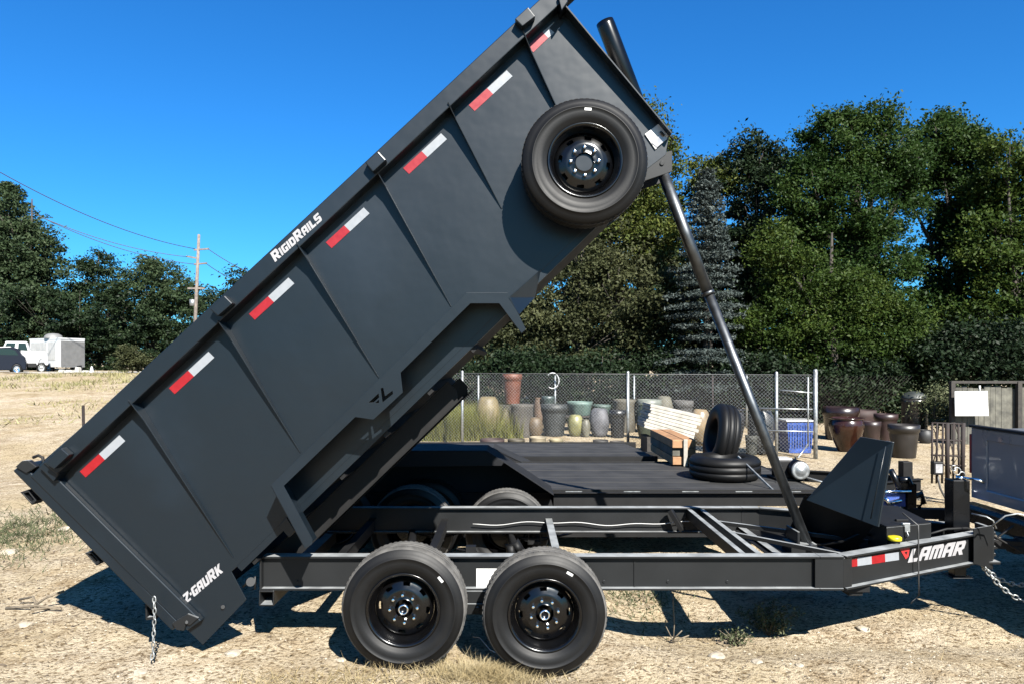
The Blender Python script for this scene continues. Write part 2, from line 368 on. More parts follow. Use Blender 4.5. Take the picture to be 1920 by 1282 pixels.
# ------------------------------------------------------------------ lettering
GL = {
 'L': [[(0, 0), (.86, 0), (.86, .26), (.36, .26), (.36, 1), (0, 1)]],
 'A': [[(0, 0), (.32, 0), (.32, .30), (.62, .30), (.62, 0), (.95, 0), (.95, 1), (.18, 1), (0, .82)], [(.34, .52), (.60, .52), (.60, .74), (.34, .74)]],
 'M': [[(0, 0), (.28, 0), (.28, .72), (.42, .72), (.42, 0), (.70, 0), (.70, .72), (.84, .72), (.84, 0), (1.12, 0), (1.12, .84), (.98, 1), (.12, 1), (0, .86)]],
 'R': [[(0, 0), (.32, 0), (.32, .30), (.42, .30), (.64, 0), (1.0, 0), (.76, .34), (.95, .44), (.95, .86), (.82, 1), (0, 1)], [(.34, .55), (.62, .55), (.62, .76), (.34, .76)]],
 'I': [[(0, 0), (.32, 0), (.32, 1), (0, 1)]],
 'G': [[(.12, 0), (.9, 0), (.9, .56), (.5, .56), (.5, .36), (.58, .36), (.58, .24), (.34, .24), (.34, .76), (.9, .76), (.9, 1), (.12, 1), (0, .86), (0, .12)]],
 'D': [[(0, 0), (.78, 0), (.95, .18), (.95, .82), (.78, 1), (0, 1)], [(.34, .26), (.62, .26), (.62, .74), (.34, .74)]],
 'S': [[(0, 0), (.8, 0), (.92, .12), (.92, .5), (.80, .62), (.32, .62), (.32, .76), (.9, .76), (.9, 1), (.12, 1), (0, .88), (0, .5), (.12, .38), (.6, .38), (.6, .24), (0, .24)]],
 'Z': [[(0, 0), (.95, 0), (.95, .22), (.42, .22), (.95, .76), (.95, 1), (0, 1), (0, .76), (.5, .76), (0, .24)]],
 'U': [[(.12, 0), (.82, 0), (.94, .12), (.94, 1), (.62, 1), (.62, .26), (.32, .26), (.32, 1), (0, 1), (0, .12)]],
 'K': [[(0, 0), (.32, 0), (.32, .36), (.62, 0), (1, 0), (.62, .5), (.98, 1), (.62, 1), (.32, .64), (.32, 1), (0, 1)]],
 '.': [[(0, .38), (.28, .38), (.28, .66), (0, .66)]],
}
def lettering(name, text, corner, parent, material, thick=(0, .002, 0), shear=.18, sizes=None, gap=.12, off=(0, 5.8, 0)):
    # corner(u,v) -> world point; u along the text 0..1, v up 0..1
    wd = []; x = 0
    for i, ch in enumerate(text):
        s_ = sizes[i] if sizes else 1; cw = max(p[0] for p in GL[ch][0])*s_; wd.append((x, s_)); x += cw+gap
    tot = x-gap+shear; m_ = MB()
    for (x0, s_), ch in zip(wd, text):
        loops = [[corner((x0+px*s_+py*s_*shear)/tot, py*s_) for px, py in lp] for lp in GL[ch]]
        m_.prism(loops, thick)
    return m_.build(name, material, parent, off=off)

# ================================================================== THE TIPPING TRAILER
T = empty('dump_trailer', (0, 5.8, 0))
tag(T, 'dark grey tandem tipping trailer with raised bed and spare wheel', 'trailer')
OFF = (0, 5.8, 0)
def B(mb, name, mats, parent=T, bevel=0): return mb.build(name, mats, parent, bevel, off=OFF)
ZT, ZB = .638, .410; ZM = (ZT+ZB)/2; HB = ZT-ZB
YN, YF = 4.99, 6.65; XR, XK = -1.68, 2.06
nx_, tipx, tipyN, tipyF = XK, 3.66, 5.72, 5.92
# main rails
for yy in (YN, YF):
    m_ = MB(); m_.ibeam((XR, yy, ZM), (XK, yy, ZM), HB, .09, .014, .010)
    if yy == YN:
        m_.box((XR-.006, yy-.05, ZB-.002), (XR+.006, yy+.05, ZT+.002))
        for xx in (.82,): m_.box((xx, yy-.012, ZB+.015), (xx+.008, yy-.006, ZT-.015))
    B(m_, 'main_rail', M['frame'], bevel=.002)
# tongue: boxed side plate then I beam converging to the coupler
for ya, yb in ((YN, tipyN), (YF, tipyF)):
    s_ = -1 if ya == YN else 1
    m_ = MB(); m_.ibeam((XK+.001, ya, ZM), (XK+.16, ya, ZM), HB, .09, .014, .010)
    m_.ibeam((XK+.16, ya, ZM), (tipx, yb, ZM), HB, .09, .014, .010)
    m_.bar((XK-.03, ya+s_*.030, ZM), (XK+.16, ya+s_*.030, ZM), .012, HB-.03)
    m_.bar((XK+.158, ya+s_*.030, ZM), (XK+.23, ya+s_*.030-s_*.072*.45, ZM), .012, HB-.03)
    B(m_, 'tongue_beam', M['frame'], bevel=.002)
# rear square tube and hangers
m_ = MB()
for (a, b) in (((-1.69, ZB-.10), (-1.59, ZB-.001)),):
    x0, z0 = a; x1, z1 = b
    for p, q in (((x0, z0), (x0+.008, z1)), ((x1-.008, z0), (x1, z1)), ((x0+.008, z0), (x1-.008, z0+.008)), ((x0+.008, z1-.008), (x1-.008, z1))):
        m_.box((p[0], YN-.05, p[1]), (q[0], YF+.05, q[1]))
B(m_, 'rear_cross_tube', M['frame'], bevel=.002)
# cross members
for i, xx in enumerate((-1.25, -.60, .33, 1.64, 2.05)):
    y0, y1 = (YN+.005, YF-.005) if xx < 2.2 else (YN+.12, YF-.12)
    m_ = MB()
    if abs(xx-1.64) < .01:
        for dx in (-.055, .055): m_.box((xx+dx-.02, y0, ZT-.10), (xx+dx+.02, y1, ZT-.012))
        m_.box((xx-.035, y0+.003, ZT-.10), (xx+.035, y1-.003, ZT-.09))
    else:
        hh = .03 if xx > 1.7 else .10
        m_.box((xx-.018, y0, ZB+.016), (xx+.018, y1, ZB+.02+hh)); m_.box((xx-.03, y0, ZB+.02+hh), (xx+.03, y1, ZB+.026+hh))
    B(m_, 'cross_member', M['frame'] if xx > 0 else M['matte'], bevel=.002)  # rear members blacker: shade under the raised bed put into the colour
# bed rests, strut and bracket inside the frame
m_ = MB(); m_.bar((1.40, 6.55, ZT-.01), (1.50, 6.50, ZB+.05), .06, .04); B(m_, 'diagonal_strut', M['matte'], bevel=.002)
m_ = MB(); m_.bar((1.72, 5.9, ZT-.06), (2.50, 5.25, ZT-.10), .03, .03); m_.bar((1.72, 6.3, ZT-.06), (2.7, 5.6, ZT-.06), .03, .03); B(m_, 'hoist_bracing', M['frame'], bevel=.002)
m_ = MB(); m_.box((2.16, 5.72, ZB+.03), (2.36, 5.92, ZB+.12)); m_.box((2.20, 5.70, ZB+.12), (2.22, 5.94, ZB+.22)); B(m_, 'hoist_mount', M['frame'], bevel=.003)
# dark tray filling the tongue, enlarged to deepen the shadow on the ground
m_ = MB(); m_.prism([(1.98, YN+.06, ZB+.03), (2.2, YN+.09, ZB+.03), (3.5, 5.70, ZB+.03), (3.5, 5.94, ZB+.03), (2.2, YF-.09, ZB+.03), (1.98, YF-.06, ZB+.03)], (0, 0, .006)); B(m_, 'tongue_shadow_tray', M['matte'])
# axles with leaf springs
for xw, zw in ((-.674, .401), (.204, .368)):
    m_ = MB(); m_.tube([(xw, 4.75, zw), (xw-.25, 6.9, zw)], .038, 16); B(m_, 'axle', M['matte'])
    for ys_ in (4.92, 6.72):
        m_ = MB()
        for k in range(4):
            l_ = .34-.06*k; pts = [Vector((xw+t*l_, ys_, zw-.06+.05*t*t-.009*k+.03)) for t in np.linspace(-1, 1, 9)]
            for a, b in zip(pts[:-1], pts[1:]): m_.bar(a, b, .045, .008)
        m_.box((xw-.05, ys_-.04, zw-.075), (xw+.05, ys_+.04, zw-.05)); m_.box((xw-.06, ys_-.03, zw-.08), (xw-.048, ys_-.02, zw+.07)); m_.box((xw+.048, ys_-.03, zw-.08), (xw+.06, ys_-.02, zw+.07)); m_.box((xw-.05, ys_-.035, zw+.04), (xw+.05, ys_+.035, zw+.06))
        B(m_, 'leaf_spring', M['matte'])
m_ = MB(); m_.prism([(-.33, 4.93, ZB), (-.13, 4.93, ZB), (-.18, 4.93, .26), (-.28, 4.93, .26)], (0, .08, 0)); m_.bar((-.36, 4.91, .30), (-.10, 4.91, .30), .02, .07)
m_.tube([(-.23, 4.88, .30), (-.23, 4.94, .30)], .02, 12); B(m_, 'spring_hanger', M['frame'], bevel=.003)
for xw, zw, sp, ta in ((-.674, .401, .25, 40), (.204, .368, .1, 60)):
    wheel(T, (xw, 4.56-5.8, zw), False, sp, tagang=ta+math.degrees(sp)); wheel(T, (xw-.25, 7.02-5.8, zw), True, sp)
# frame label
m_ = MB(); m_.prism([W(x, y, 4.975) for x, y in ((893, 1065), (945, 1065), (945, 1103), (893, 1103))], (0, .002, 0)); B(m_, 'data_sticker', M['sticker'])
# coupler plates, socket
pN0, pN1 = Vector((XK+.16, YN-.045, 0)), Vector((tipx, tipyN-.045, 0))
m_ = MB(); fx = [onplane(x, y, pN0-Vector((0, .01, 0)), pN1-Vector((0, .01, 0))) for x, y in ((1826, 990), (1862, 984), (1862, 1068), (1826, 1056))]
m_.prism(fx, (0, .012, 0)); m_.box((3.60, 5.66, ZB-.02), (3.74, 5.98, ZB)); m_.box((3.70, 5.72, ZB), (3.73, 5.92, ZT+.02))
for i in range(4): m_.box((3.735, 5.74, ZB+.02+i*.055), (3.755, 5.90, ZB+.045+i*.055))
B(m_, 'coupler_plate', M['frame'], bevel=.003)
m_ = MB(); m_.bar((3.73, 5.82, .52), (4.02, 5.82, .50), .09, .07); m_.tube([(4.0, 5.82, .44), (4.0, 5.82, .56)], [.055, .045], 16); m_.bar((3.8, 5.80, .56), (3.92, 5.78, .66), .02, .012)
B(m_, 'coupler', M['matte'], bevel=.004)
# safety chains from coupler to truck
def chain(name, pts, parent, mt, r=.0045, pitch=.034, wd=.011, bmo=OFF):
    m_ = MB(); P = [Vector(p) for p in pts]; seg = []
    # resample
    L_ = [0]
    for a, b in zip(P[:-1], P[1:]): L_.append(L_[-1]+(b-a).length)
    n = int(L_[-1]/pitch)
    def at(s_):
        for i in range(len(P)-1):
            if s_ <= L_[i+1]: t = (s_-L_[i])/(L_[i+1]-L_[i]); return P[i].lerp(P[i+1], t), (P[i+1]-P[i]).normalized()
        return P[-1], (P[-1]-P[-2]).normalized()
    for i in range(n):
        c, d = at((i+.5)*pitch); u = Vector((0, 1, 0)) if i % 2 else d.cross(Vector((0, 1, 0))).normalized()
        u = (u-d*u.dot(d)).normalized(); ring = []
        for k in range(12):
            t = 2*math.pi*k/12; x = math.cos(t); ring.append(c+d*(pitch*.62*x)+u*(wd*math.sin(t)))
        m_.tube(ring+[ring[0]], r, 6, caps=False)
    return m_.build(name, mt, parent, off=bmo)
def sag(a, b, dz, n=16):
    a, b = Vector(a), Vector(b); return [a.lerp(b, t)+Vector((0, 0, -dz*4*t*(1-t))) for t in np.linspace(0, 1, n)]
chain('safety_chain', sag((3.58, 5.66, .42), (4.35, 5.6, .40), .30), T, M['galv'], .006, .045, .016)
chain('safety_chain', sag((3.62, 5.78, .40), (4.42, 5.9, .36), .20), T, M['galv'], .006, .045, .016)
# toolbox
m_ = MB(); bx = [(2.70, 5.33), (3.10, 5.47), (3.18, 6.1), (2.70, 6.25)]
m_.prism([(x, y, .50) for x, y in bx], (0, 0, .245)); B(m_, 'battery_box', M['frame'], bevel=.004)
m_ = MB(); m_.prism([(x*1.0, y, .7475) for x, y in bx], (0, 0, .006)); m_.box((2.86, 5.5, .7535), (2.95, 5.53, .768)); B(m_, 'box_lid', M['matte'], bevel=.002)
# guard plate in front of the hoist
m_ = MB(); gp = [W(1512, 937, 5.72), W(1645, 987, 5.34), W(1673, 828, 5.34), W(1614, 818, 5.56)]
m_.prism(gp, (0.004, .014, 0)); B(m_, 'guard_plate', M['paint'], bevel=.003)
m_ = MB(); m_.prism([gp[1]+Vector((.003, 0, 0)), gp[2]+Vector((.003, 0, 0)), gp[2]+Vector((.003, .10, 0)), gp[1]+Vector((.003, .9, 0))], (.012, 0, 0)); B(m_, 'guard_side', M['paint'], bevel=.002)
m_ = MB(); g2 = [Vector((gp[0].x, gp[0].y+.01, gp[0].z+.03)), Vector((gp[1].x, gp[1].y+.01, gp[1].z+.02)), Vector((gp[1].x, gp[1].y+.02, ZB+.06)), Vector((gp[0].x, gp[0].y+.02, ZB+.06))]
m_.prism([g2[0]+Vector((0, .02, 0)), g2[1]+Vector((0, .02, 0)), g2[2]+Vector((0, .34, 0)), g2[3]+Vector((0, .42, 0))], (0, .012, 0)); B(m_, 'guard_shade_base', M['matte'])  # black sheet for the dark hollow below the plate, sloped to stay shaded
# yellow cap with neck
c_ = onplane(1684, 1010, pN0+Vector((0, .05, 0)), pN1+Vector((0, .05, 0)))
m_ = MB(); m_.lathe([(.001, .030), (.040, .030), (.048, .024), (.048, .002), (.040, 0)], 24, 'Z', c=(c_.x, c_.y+.05, ZT+.02)); B(m_, 'filler_cap', M['yellow'])
m_ = MB(); m_.lathe([(.036, .020), (.036, -.02), (.06, -.02)], 16, 'Z', c=(c_.x, c_.y+.05, ZT+.001)); B(m_, 'filler_neck', M['matte'])
# hanging strap and jack foot
m_ = MB(); q0 = onplane(1722, 1000, pN0-Vector((0, .012, 0)), pN1-Vector((0, .012, 0)))
m_.tube([q0+Vector((-.06, .1, .13)), q0+Vector((0, .0, .06)), q0, q0+Vector((0, 0, -.2)), q0+Vector((.01, .01, -.44)), q0+Vector((-.05, .01, -.50))], .005, 6); B(m_, 'hanging_cable', M['cable'])
m_ = MB(); m_.box((2.28, 5.08, ZB-.055), (2.46, 5.3, ZB-.003)); m_.box((2.32, 5.1, ZB-.085), (2.42, 5.28, ZB-.055)); B(m_, 'jack_foot', M['matte'], bevel=.004)
m_ = MB(); m_.box((2.84, 5.345+.042, .70), (2.90, 5.352+.055, .765)); m_.tube([(2.87, 5.375, .71), (2.87, 5.36, .68), (2.87, 5.385, .66)], .006, 6); B(m_, 'box_latch', M['galv'], bevel=.002)
m_ = MB(); m_.tube([(2.75, 5.6, .62), (2.62, 5.55, .66), (2.5, 5.6, .58), (2.42, 5.75, .52), (2.34, 5.8, .50)], .012, 8); B(m_, 'hydraulic_hose', M['matte'])
m_ = MB(); m_.tube([(3.1, 5.60, .62), (3.3, 5.62, .67), (3.5, 5.70, .66), (3.72, 5.75, .60), (3.95, 5.7, .46), (4.15, 5.72, .52)], .009, 8); B(m_, 'power_lead', M['matte'])
for x_ in (-1.45, -1.05, .62, 1.05, 1.45): m_ = MB(); m_.tube([(x_, YN-.012, ZB+.05), (x_, YN-.004, ZB+.05)], .010, 6); B(m_, 'frame_bolt', M['frame'])
for x_, z_ in ((1.0, 0), (1.5, 0)): pass
m_ = MB(); m_.tube([gp[1]+Vector((-.05, -.004, .06)), gp[2]+Vector((-.05, -.004, -.03))], .004, 6);  B(m_, 'weld_bead', M['paint'])
# drop leg jack at the tongue
jx, jy = 3.50, 5.80
m_ = MB(); m_.box((jx-.075, jy-.06, .34), (jx+.055, jy+.06, 1.02)); m_.box((jx-.055, jy-.045, .27), (jx+.035, jy+.045, .339)); m_.box((jx-.09, jy-.08, .262), (jx+.07, jy+.08, .2699))
J = B(m_, 'tongue_jack', M['black'], bevel=.006)
m_ = MB(); m_.tube([(jx+.0, jy-.02, 1.021), (jx+.0, jy-.02, 1.05)], .03, 12); m_.tube([(jx, jy-.02, 1.04), (jx+.06, jy-.16, 1.04), (jx+.10, jy-.16, 1.02)], .010, 8)
m_.build('crank_handle', M['chrome'], J, off=OFF)
# wiring on the far rail
m_ = MB(); pts = [Vector((x, 6.60, .50+.012*math.sin(x*5)+.008*math.sin(x*13))) for x in np.linspace(-.35, 1.75, 40)]; m_.tube(pts, .004, 6); B(m_, 'wiring', M['whitewire'])
m_ = MB(); m_.tube([(.0, 5.4, .52), (-.02, 5.4, .60), (.03, 5.4, .62), (.06, 5.4, .56)], .035, 10); m_.tube([(-.4, 5.3, .60), (-.1, 5.3, .54), (.1, 5.3, .50)], .008, 6); m_.box((-.33, 5.28, .54), (-.26, 5.34, .62)); B(m_, 'brake_hose', M['matte'])
m_ = MB()
cols = []
q = [(388, 495), (490, 478), (612, 463), (727, 446), (845, 430)]; q2 = [(390, 565), (492, 550), (615, 533), (730, 514), (848, 497)]
pt = lambda a: onplane(1500+a[0]/4.571, 940+a[1]/4.571, pN0-Vector((0, -.037, 0)), pN1-Vector((0, -.037, 0)))
for i in range(4): m_.prism([pt(q[i]), pt(q[i+1]), pt(q2[i+1]), pt(q2[i])], (0, -.002, 0), i % 2)
B(m_, 'reflective_tape', [M['red'], M['white']])
def lam(u, v):
    a = Vector((922, 521)); b = Vector((1415, 446)); up = Vector((18, -118))
    p = a+(b-a)*u+up*v; return pt((p.x, p.y))
lettering('rail_lettering', 'LAMAR', lam, T, M['decal'], (0, -.002, 0), .25, gap=.10)
m_ = MB(); m_.prism([[pt(p) for p in ((855, 405), (940, 388), (928, 470), (905, 490))], [pt(p) for p in ((893, 430), (922, 423), (910, 455))]], (0, -.002, 0)); B(m_, 'rail_emblem', M['decalred'])

# ------------------------------------------------------------------ raised bed
YS, YE = 4.84, 6.94
def PX(l, Y=YS): return [W(x, y, Y) for x, y in l]
side_px = [(75, 868), (1052, 19), (1255, 254), (1248, 291), (1211, 319), (434, 1071), (462, 1123), (380, 1208), (50, 885)]
ln = PX(side_px)
m_ = MB(); m_.prism(ln, (0, .008, 0))                                # near side
m_.prism([p+Vector((0, YE-YS-.008, 0)) for p in ln], (0, .008, 0))   # far side
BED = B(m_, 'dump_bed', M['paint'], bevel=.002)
def Q(mb, name, mats, bevel=0): return mb.build(name, mats, BED, bevel, off=OFF)
dd = Vector((0, YE-YS-.02, 0)); i0 = Vector((0, .009, 0))
up_ = Vector((-.685, 0, .728)); al = Vector((.728, 0, .685))   # perpendicular-up and along the raised floor
m_ = MB(); a, b = ln[5], ln[4]; m_.prism([a+i0, b+i0, b+i0+up_*.05, a+i0+up_*.05], dd); Q(m_, 'floor', M['matte'])
m_ = MB(); a, b, c = ln[1], ln[2], ln[4]; ins = Vector((-.02, 0, -.01)); m_.prism([a+i0, b+i0, c+i0, c+i0-al*.012, b+i0-al*.014, a+i0-al*.014], dd); Q(m_, 'front_wall', M['paint'])
# floor cross channels
a, b = ln[5], ln[4]; Lf = (b-a).length; dr = (b-a).normalized(); pn = Vector((dr.z, 0, -dr.x))   # pn points below the floor
k = .15
while k < Lf-.9:
    m_ = MB(); c = a+dr*k+pn*.036; m_.bar(c+Vector((0, .02, 0)), c+Vector((0, YE-YS-.04, 0)), .04, .07, up=pn); Q(m_, 'floor_channel', M['matte']); k += .40
# lower side beam
m_ = MB(); m_.prism([a+pn*.0+dr*.05, b-dr*.28, b-dr*.28+pn*.035, a+dr*.05+pn*.035], (0, .012, 0)); m_.prism([a+dr*.05+pn*.035, b-dr*.28+pn*.035, b-dr*.28+pn*.043, a+dr*.05+pn*.043], (0, .05, 0)); Q(m_, 'side_sill', M['paint'])
# longitudinal sub frame rails
for yy in (5.22, 6.42):
    m_ = MB(); s0 = a+dr*.02+pn*.072; s1 = b-dr*(1.92)+pn*.072
    m_.prism([s0, s1, s1+pn*.10, s1-dr*.06+pn*.17, s0+pn*.17], (0, .008, 0)) if False else None
    s0 = Vector((s0.x, yy, s0.z)); s1 = Vector((s1.x, yy, s1.z))
    m_.prism([s0, s1, s1+pn*.09, s1-dr*.05+pn*.155, s0+pn*.155], (0, .008, 0))
    for o_ in (.0, .150): m_.prism([s0+pn*o_+Vector((0, -.045, 0)), s1+pn*o_+Vector((0, -.045, 0)), s1+pn*(o_+.008)+Vector((0, -.045, 0)), s0+pn*(o_+.008)+Vector((0, -.045, 0))], (0, .09, 0))
    Q(m_, 'underside_rail', M['matte'], .002)
# rear post
m_ = MB(); m_.prism(PX([(56, 892), (80, 868), (378, 1163), (350, 1182)], 4.79), (0, .05, 0)); Q(m_, 'rear_post', M['paint'], .008)
m_ = MB(); m_.prism([p+Vector((0, 2.15, 0)) for p in PX([(56, 892), (80, 868), (378, 1163), (350, 1182)], 4.79)], (0, .05, 0)); Q(m_, 'rear_post', M['paint'], .008)
# tailgate
m_ = MB(); m_.prism(PX([(23, 882), (42, 868), (338, 1168), (322, 1182)], 4.80), (0, 2.18, 0)); TG = Q(m_, 'tailgate', M['paint'], .01)
# tailgate hardware
for y0 in (4.78, 6.95):
    m_ = MB(); m_.prism([Vector((p.x, y0, p.z)) for p in PX([(40, 872), (52, 861), (64, 860), (72, 866), (80, 872), (60, 884)])], (0, .04, 0)); Q(m_, 'gate_pivot', M['frame'], .004)
m_ = MB(); hk = [W(x, y, 4.80) for x, y in ((62, 857), (72, 853), (80, 857), (82, 866), (79, 874))]; m_.tube(hk, .010, 8); Q(m_, 'gate_hook', M['matte'])
for q_ in (((38, 922), (52, 917), (68, 938), (60, 946)), ((159, 1036), (170, 1033), (188, 1052), (181, 1060)), ((272, 1131), (292, 1131), (292, 1160), (273, 1162))):
    m_ = MB(); o_ = PX(q_, 4.86); c = sum(o_, Vector())/4; inn = [p.lerp(c, .35) for p in o_]
    m_.prism([o_, inn], (0, .10, 0)); m_.build('latch_bracket', M['frame'], TG, .002, off=OFF)
m_ = MB(); m_.prism(PX([(322, 1168), (352, 1150), (372, 1158), (356, 1172), (348, 1170), (345, 1182), (330, 1180)], 4.775), (0, .02, 0)); m_.tube([W(350, 1166, 4.765), W(350, 1166, 4.80)], .012, 10); Q(m_, 'gate_latch', M['frame'], .003)
chain('gate_chain', [W(289, 1118, 4.72), W(290, 1150, 4.72), W(288, 1190, 4.72), W(287, 1222, 4.72), W(284, 1238, 4.71)], BED, M['galv'], .0042, .036, .010)
# bolts low on the side
for x, y in ((372, 1153), (418, 1137)): m_ = MB(); m_.tube([W(x, y, 4.825), W(x, y, 4.84)], .013, 10); Q(m_, 'side_bolt', M['matte'])
# rear hinge
m_ = MB(); m_.tube([W(455, 1100, 5.0), W(470, 1085, 5.0), W(478, 1080, 5.0), W(478, 1104, 5.0)], .008, 6); m_.tube([W(470, 1090, 4.97), W(470, 1090, 5.05)], .03, 12); m_.tube([W(470, 1090, 6.5), W(470, 1090, 6.7)], .03, 12); Q(m_, 'bed_hinge', M['frame'])
# top rail, near and far
def rail_poly(Y, wd=31): return [W(x, y, Y) for x, y in ((86, 866), (1058, -42), (1072, 3), (1054, 8), (112, 886))]
PR = .11
tr = [W(x, y, YS-PR) for x, y in ((80, 867), (1060, -46), (1082, -22), (106, 889))]
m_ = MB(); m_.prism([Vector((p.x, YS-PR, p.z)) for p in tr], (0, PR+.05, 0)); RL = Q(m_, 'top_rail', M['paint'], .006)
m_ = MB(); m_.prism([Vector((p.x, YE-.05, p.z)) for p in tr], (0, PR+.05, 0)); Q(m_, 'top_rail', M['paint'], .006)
# rear lower corner where the rail dies into the post
m_ = MB(); m_.prism(PX([(72, 874), (84, 862), (112, 886), (100, 902)], 4.745), (0, .1, 0)); Q(m_, 'rail_end', M['paint'], .006)
# front end cap of rail
m_ = MB(); m_.prism([W(x, y, 4.70) for x, y in ((1046, -8), (1068, -20), (1064, 4), (1053, 20))], (0, .14, 0)); Q(m_, 'rail_cap', M['paint'], .004)
# stake pockets on the rail
for q_ in (((83, 868), (115, 839), (130, 852), (101, 879)), ((393, 580), (421, 554), (436, 569), (408, 593)), ((684, 305), (709, 284), (724, 300), (699, 323)), ((965, 36), (990, 13), (1004, 31), (979, 50))):
    m_ = MB(); m_.prism(PX(q_, 4.67), (0, .06, 0)); Q(m_, 'stake_pocket', M['paint'], .006)
# tapering side ribs
def perp3(): return Vector((0, -1, 0))
for (x0, y0, x1, y1), dep in (((258, 748, 437, 1045), .125), ((421, 603, 563, 848), .125), ((566, 463, 710, 708), .125), ((708, 323, 845, 575), .125), ((842, 205, 940, 392), .125), ((980, 75, 1078, 278), .125)):
    a_, b_ = W(x0, y0, YS), W(x1, y1, YS); d_ = (b_-a_).normalized(); t_ = Vector((-d_.z, 0, d_.x))*.006
    if t_.x < 0: t_ = -t_
    m_ = MB(); m_.prism([a_, b_, b_+Vector((0, -.006, 0)), a_.lerp(b_, .14)+Vector((0, -dep*.66, 0)), a_+Vector((0, -dep, 0))], t_)
    Q(m_, 'side_rib', M['paint'], .0015)
# front flange
a_, b_ = W(1050, 14, YS), W(1256, 256, YS); d_ = (b_-a_).normalized(); t_ = Vector((d_.z, 0, -d_.x))*.01
m_ = MB(); m_.prism([a_, b_, b_+Vector((0, -.075, 0)), a_+Vector((0, -.11, 0))], t_); Q(m_, 'front_flange', M['paint'], .002)
# reflective tapes
for x0, y0 in ((150, 883), (317, 727), (467, 589), (611, 455), (756, 316), (879, 198), (989, 88)):
    f = 1 if y0 > 500 else .96; r_ = Vector((36, -33))*f; w_ = Vector((38, -35))*f; c_ = Vector((11, 11))
    if x0 == 989: w_ = Vector((22, -19)); r_ = Vector((28, -27))
    p = Vector((x0, y0)); m_ = MB()
    m_.prism(PX([p, p+r_, p+r_+c_, p+c_], YS), (0, -.003, 0), 0); m_.prism(PX([p+r_, p+r_+w_, p+r_+w_+c_, p+r_+c_], YS), (0, -.003, 0), 1)
    Q(m_, 'reflective_tape', [M['red'], M['white']])
m_ = MB(); m_.prism(PX([(1030, 53), (1049, 32), (1057, 42), (1040, 62)], YS-.004), (0, .004, 0)); Q(m_, 'corner_plate', M['frame'])
# lamp plate at the lower front corner
m_ = MB(); m_.prism(PX([(1209, 252), (1237, 231), (1256, 253), (1229, 281)], YS-.012), (0, .012, 0), 0); m_.prism(PX([(1222, 269), (1240, 250), (1252, 260), (1232, 277)], YS-.016), (0, .004, 0), 1)
m_.tube([W(1238, 247, YS-.03), W(1246, 255, YS-.03)], .008, 8, mi=2); Q(m_, 'marker_lamp', [M['sticker'], M['lampglass'], M['black']], .002)
m_ = MB(); m_.tube([W(1252, 250, YS), W(1262, 262, YS), W(1254, 276, YS)], .008, 6); Q(m_, 'front_bracket', M['frame'])
# lettering on rail and lower corner
def rl(u, v):
    a = Vector((516, 492)); b = Vector((607, 411)); up = Vector((-10, -11)); p = a+(b-a)*u+up*v; return W(p.x, p.y, YS-PR-.0005)
lettering('rail_lettering', 'RIGIDRAILS', rl, BED, M['decal'], (0, -.002, 0), .25, [1.25, 1, 1, 1, 1, 1.25, 1, 1, 1, 1.1])
def lz(u, v):
    a = Vector((349, 1131)); b = Vector((420, 1070)); up = Vector((-8, -15)); p = a+(b-a)*u+up*v; return W(p.x, p.y, YS-.0005)
lettering('corner_lettering', 'Z.GAURK', lz, BED, M['decal'], (0, -.002, 0), .15, [1, 1, 1, 1, 1, 1.15, 1.05])
# fender
YFN = 4.56
out = [(572, 1027), (508, 909), (875, 549), (952, 549), (986, 617), (978, 625), (936, 569), (882, 569), (751, 698), (755, 735), (700, 786), (666, 781), (532, 910), (586, 1010), (585, 1020)]
z2 = lambda l: [(480+x/2.995, 680+y/2.995) for x, y in l]
hA = z2([(632, 222), (688, 170), (691, 192), (660, 220)]); hB = z2([(668, 225), (690, 205), (690, 224)]); hC = z2([(700, 142), (714, 138), (724, 186), (766, 155), (769, 173), (710, 220)])
m_ = MB(); m_.prism([PX(out, YFN), PX(hA, YFN), PX(hB, YFN), PX(hC, YFN)], (0, .006, 0))
sh = PX([(572, 1027), (508, 909), (875, 549), (952, 549), (986, 617)], YFN)
for p, q_ in zip(sh[:-1], sh[1:]):
    d_ = (q_-p).normalized(); n_ = Vector((d_.z, 0, -d_.x))
    if n_.z > 0: n_ = -n_
    if q_ is sh[-1]: n_ = Vector((-abs(n_.x), 0, n_.z)) if n_.x > 0 else n_
    m_.prism([p+Vector((0, .0062, 0)), q_+Vector((0, .0062, 0)), q_+Vector((0, .0062, 0))+n_*.006, p+Vector((0, .0062, 0))+n_*.006], (0, YS-YFN-.008, 0))
FD = Q(m_, 'fender', M['paint'], .0015)
m_ = MB(); m_.prism([W(954, 558, YFN-.004), W(1013, 506, YS-.01), W(1002, 558, YS-.01), W(973, 589, YFN)], (0.004, .006, 0)); m_.build('fender_gusset', M['paint'], FD, off=OFF)
m_ = MB(); m_.prism(PX([(523, 985), (537, 969), (553, 995), (542, 1007)], YS-.05), (0, .04, 0)); m_.build('fender_bracket', M['paint'], FD, .002, off=OFF)
# spare wheel with its mount
sp_c = W(1097, 301, 4.52)
wheel(T, (sp_c.x, 4.50-5.8, sp_c.z), False, .3, True, tagang=87+math.degrees(.3))
m_ = MB(); m_.tube([(sp_c.x, 4.57, sp_c.z), (sp_c.x, YS, sp_c.z)], .055, 24); m_.box((sp_c.x-.16, YS-.03, sp_c.z-.05), (sp_c.x+.16, YS-.001, sp_c.z+.05)); Q(m_, 'spare_mount', M['paint'], .002)
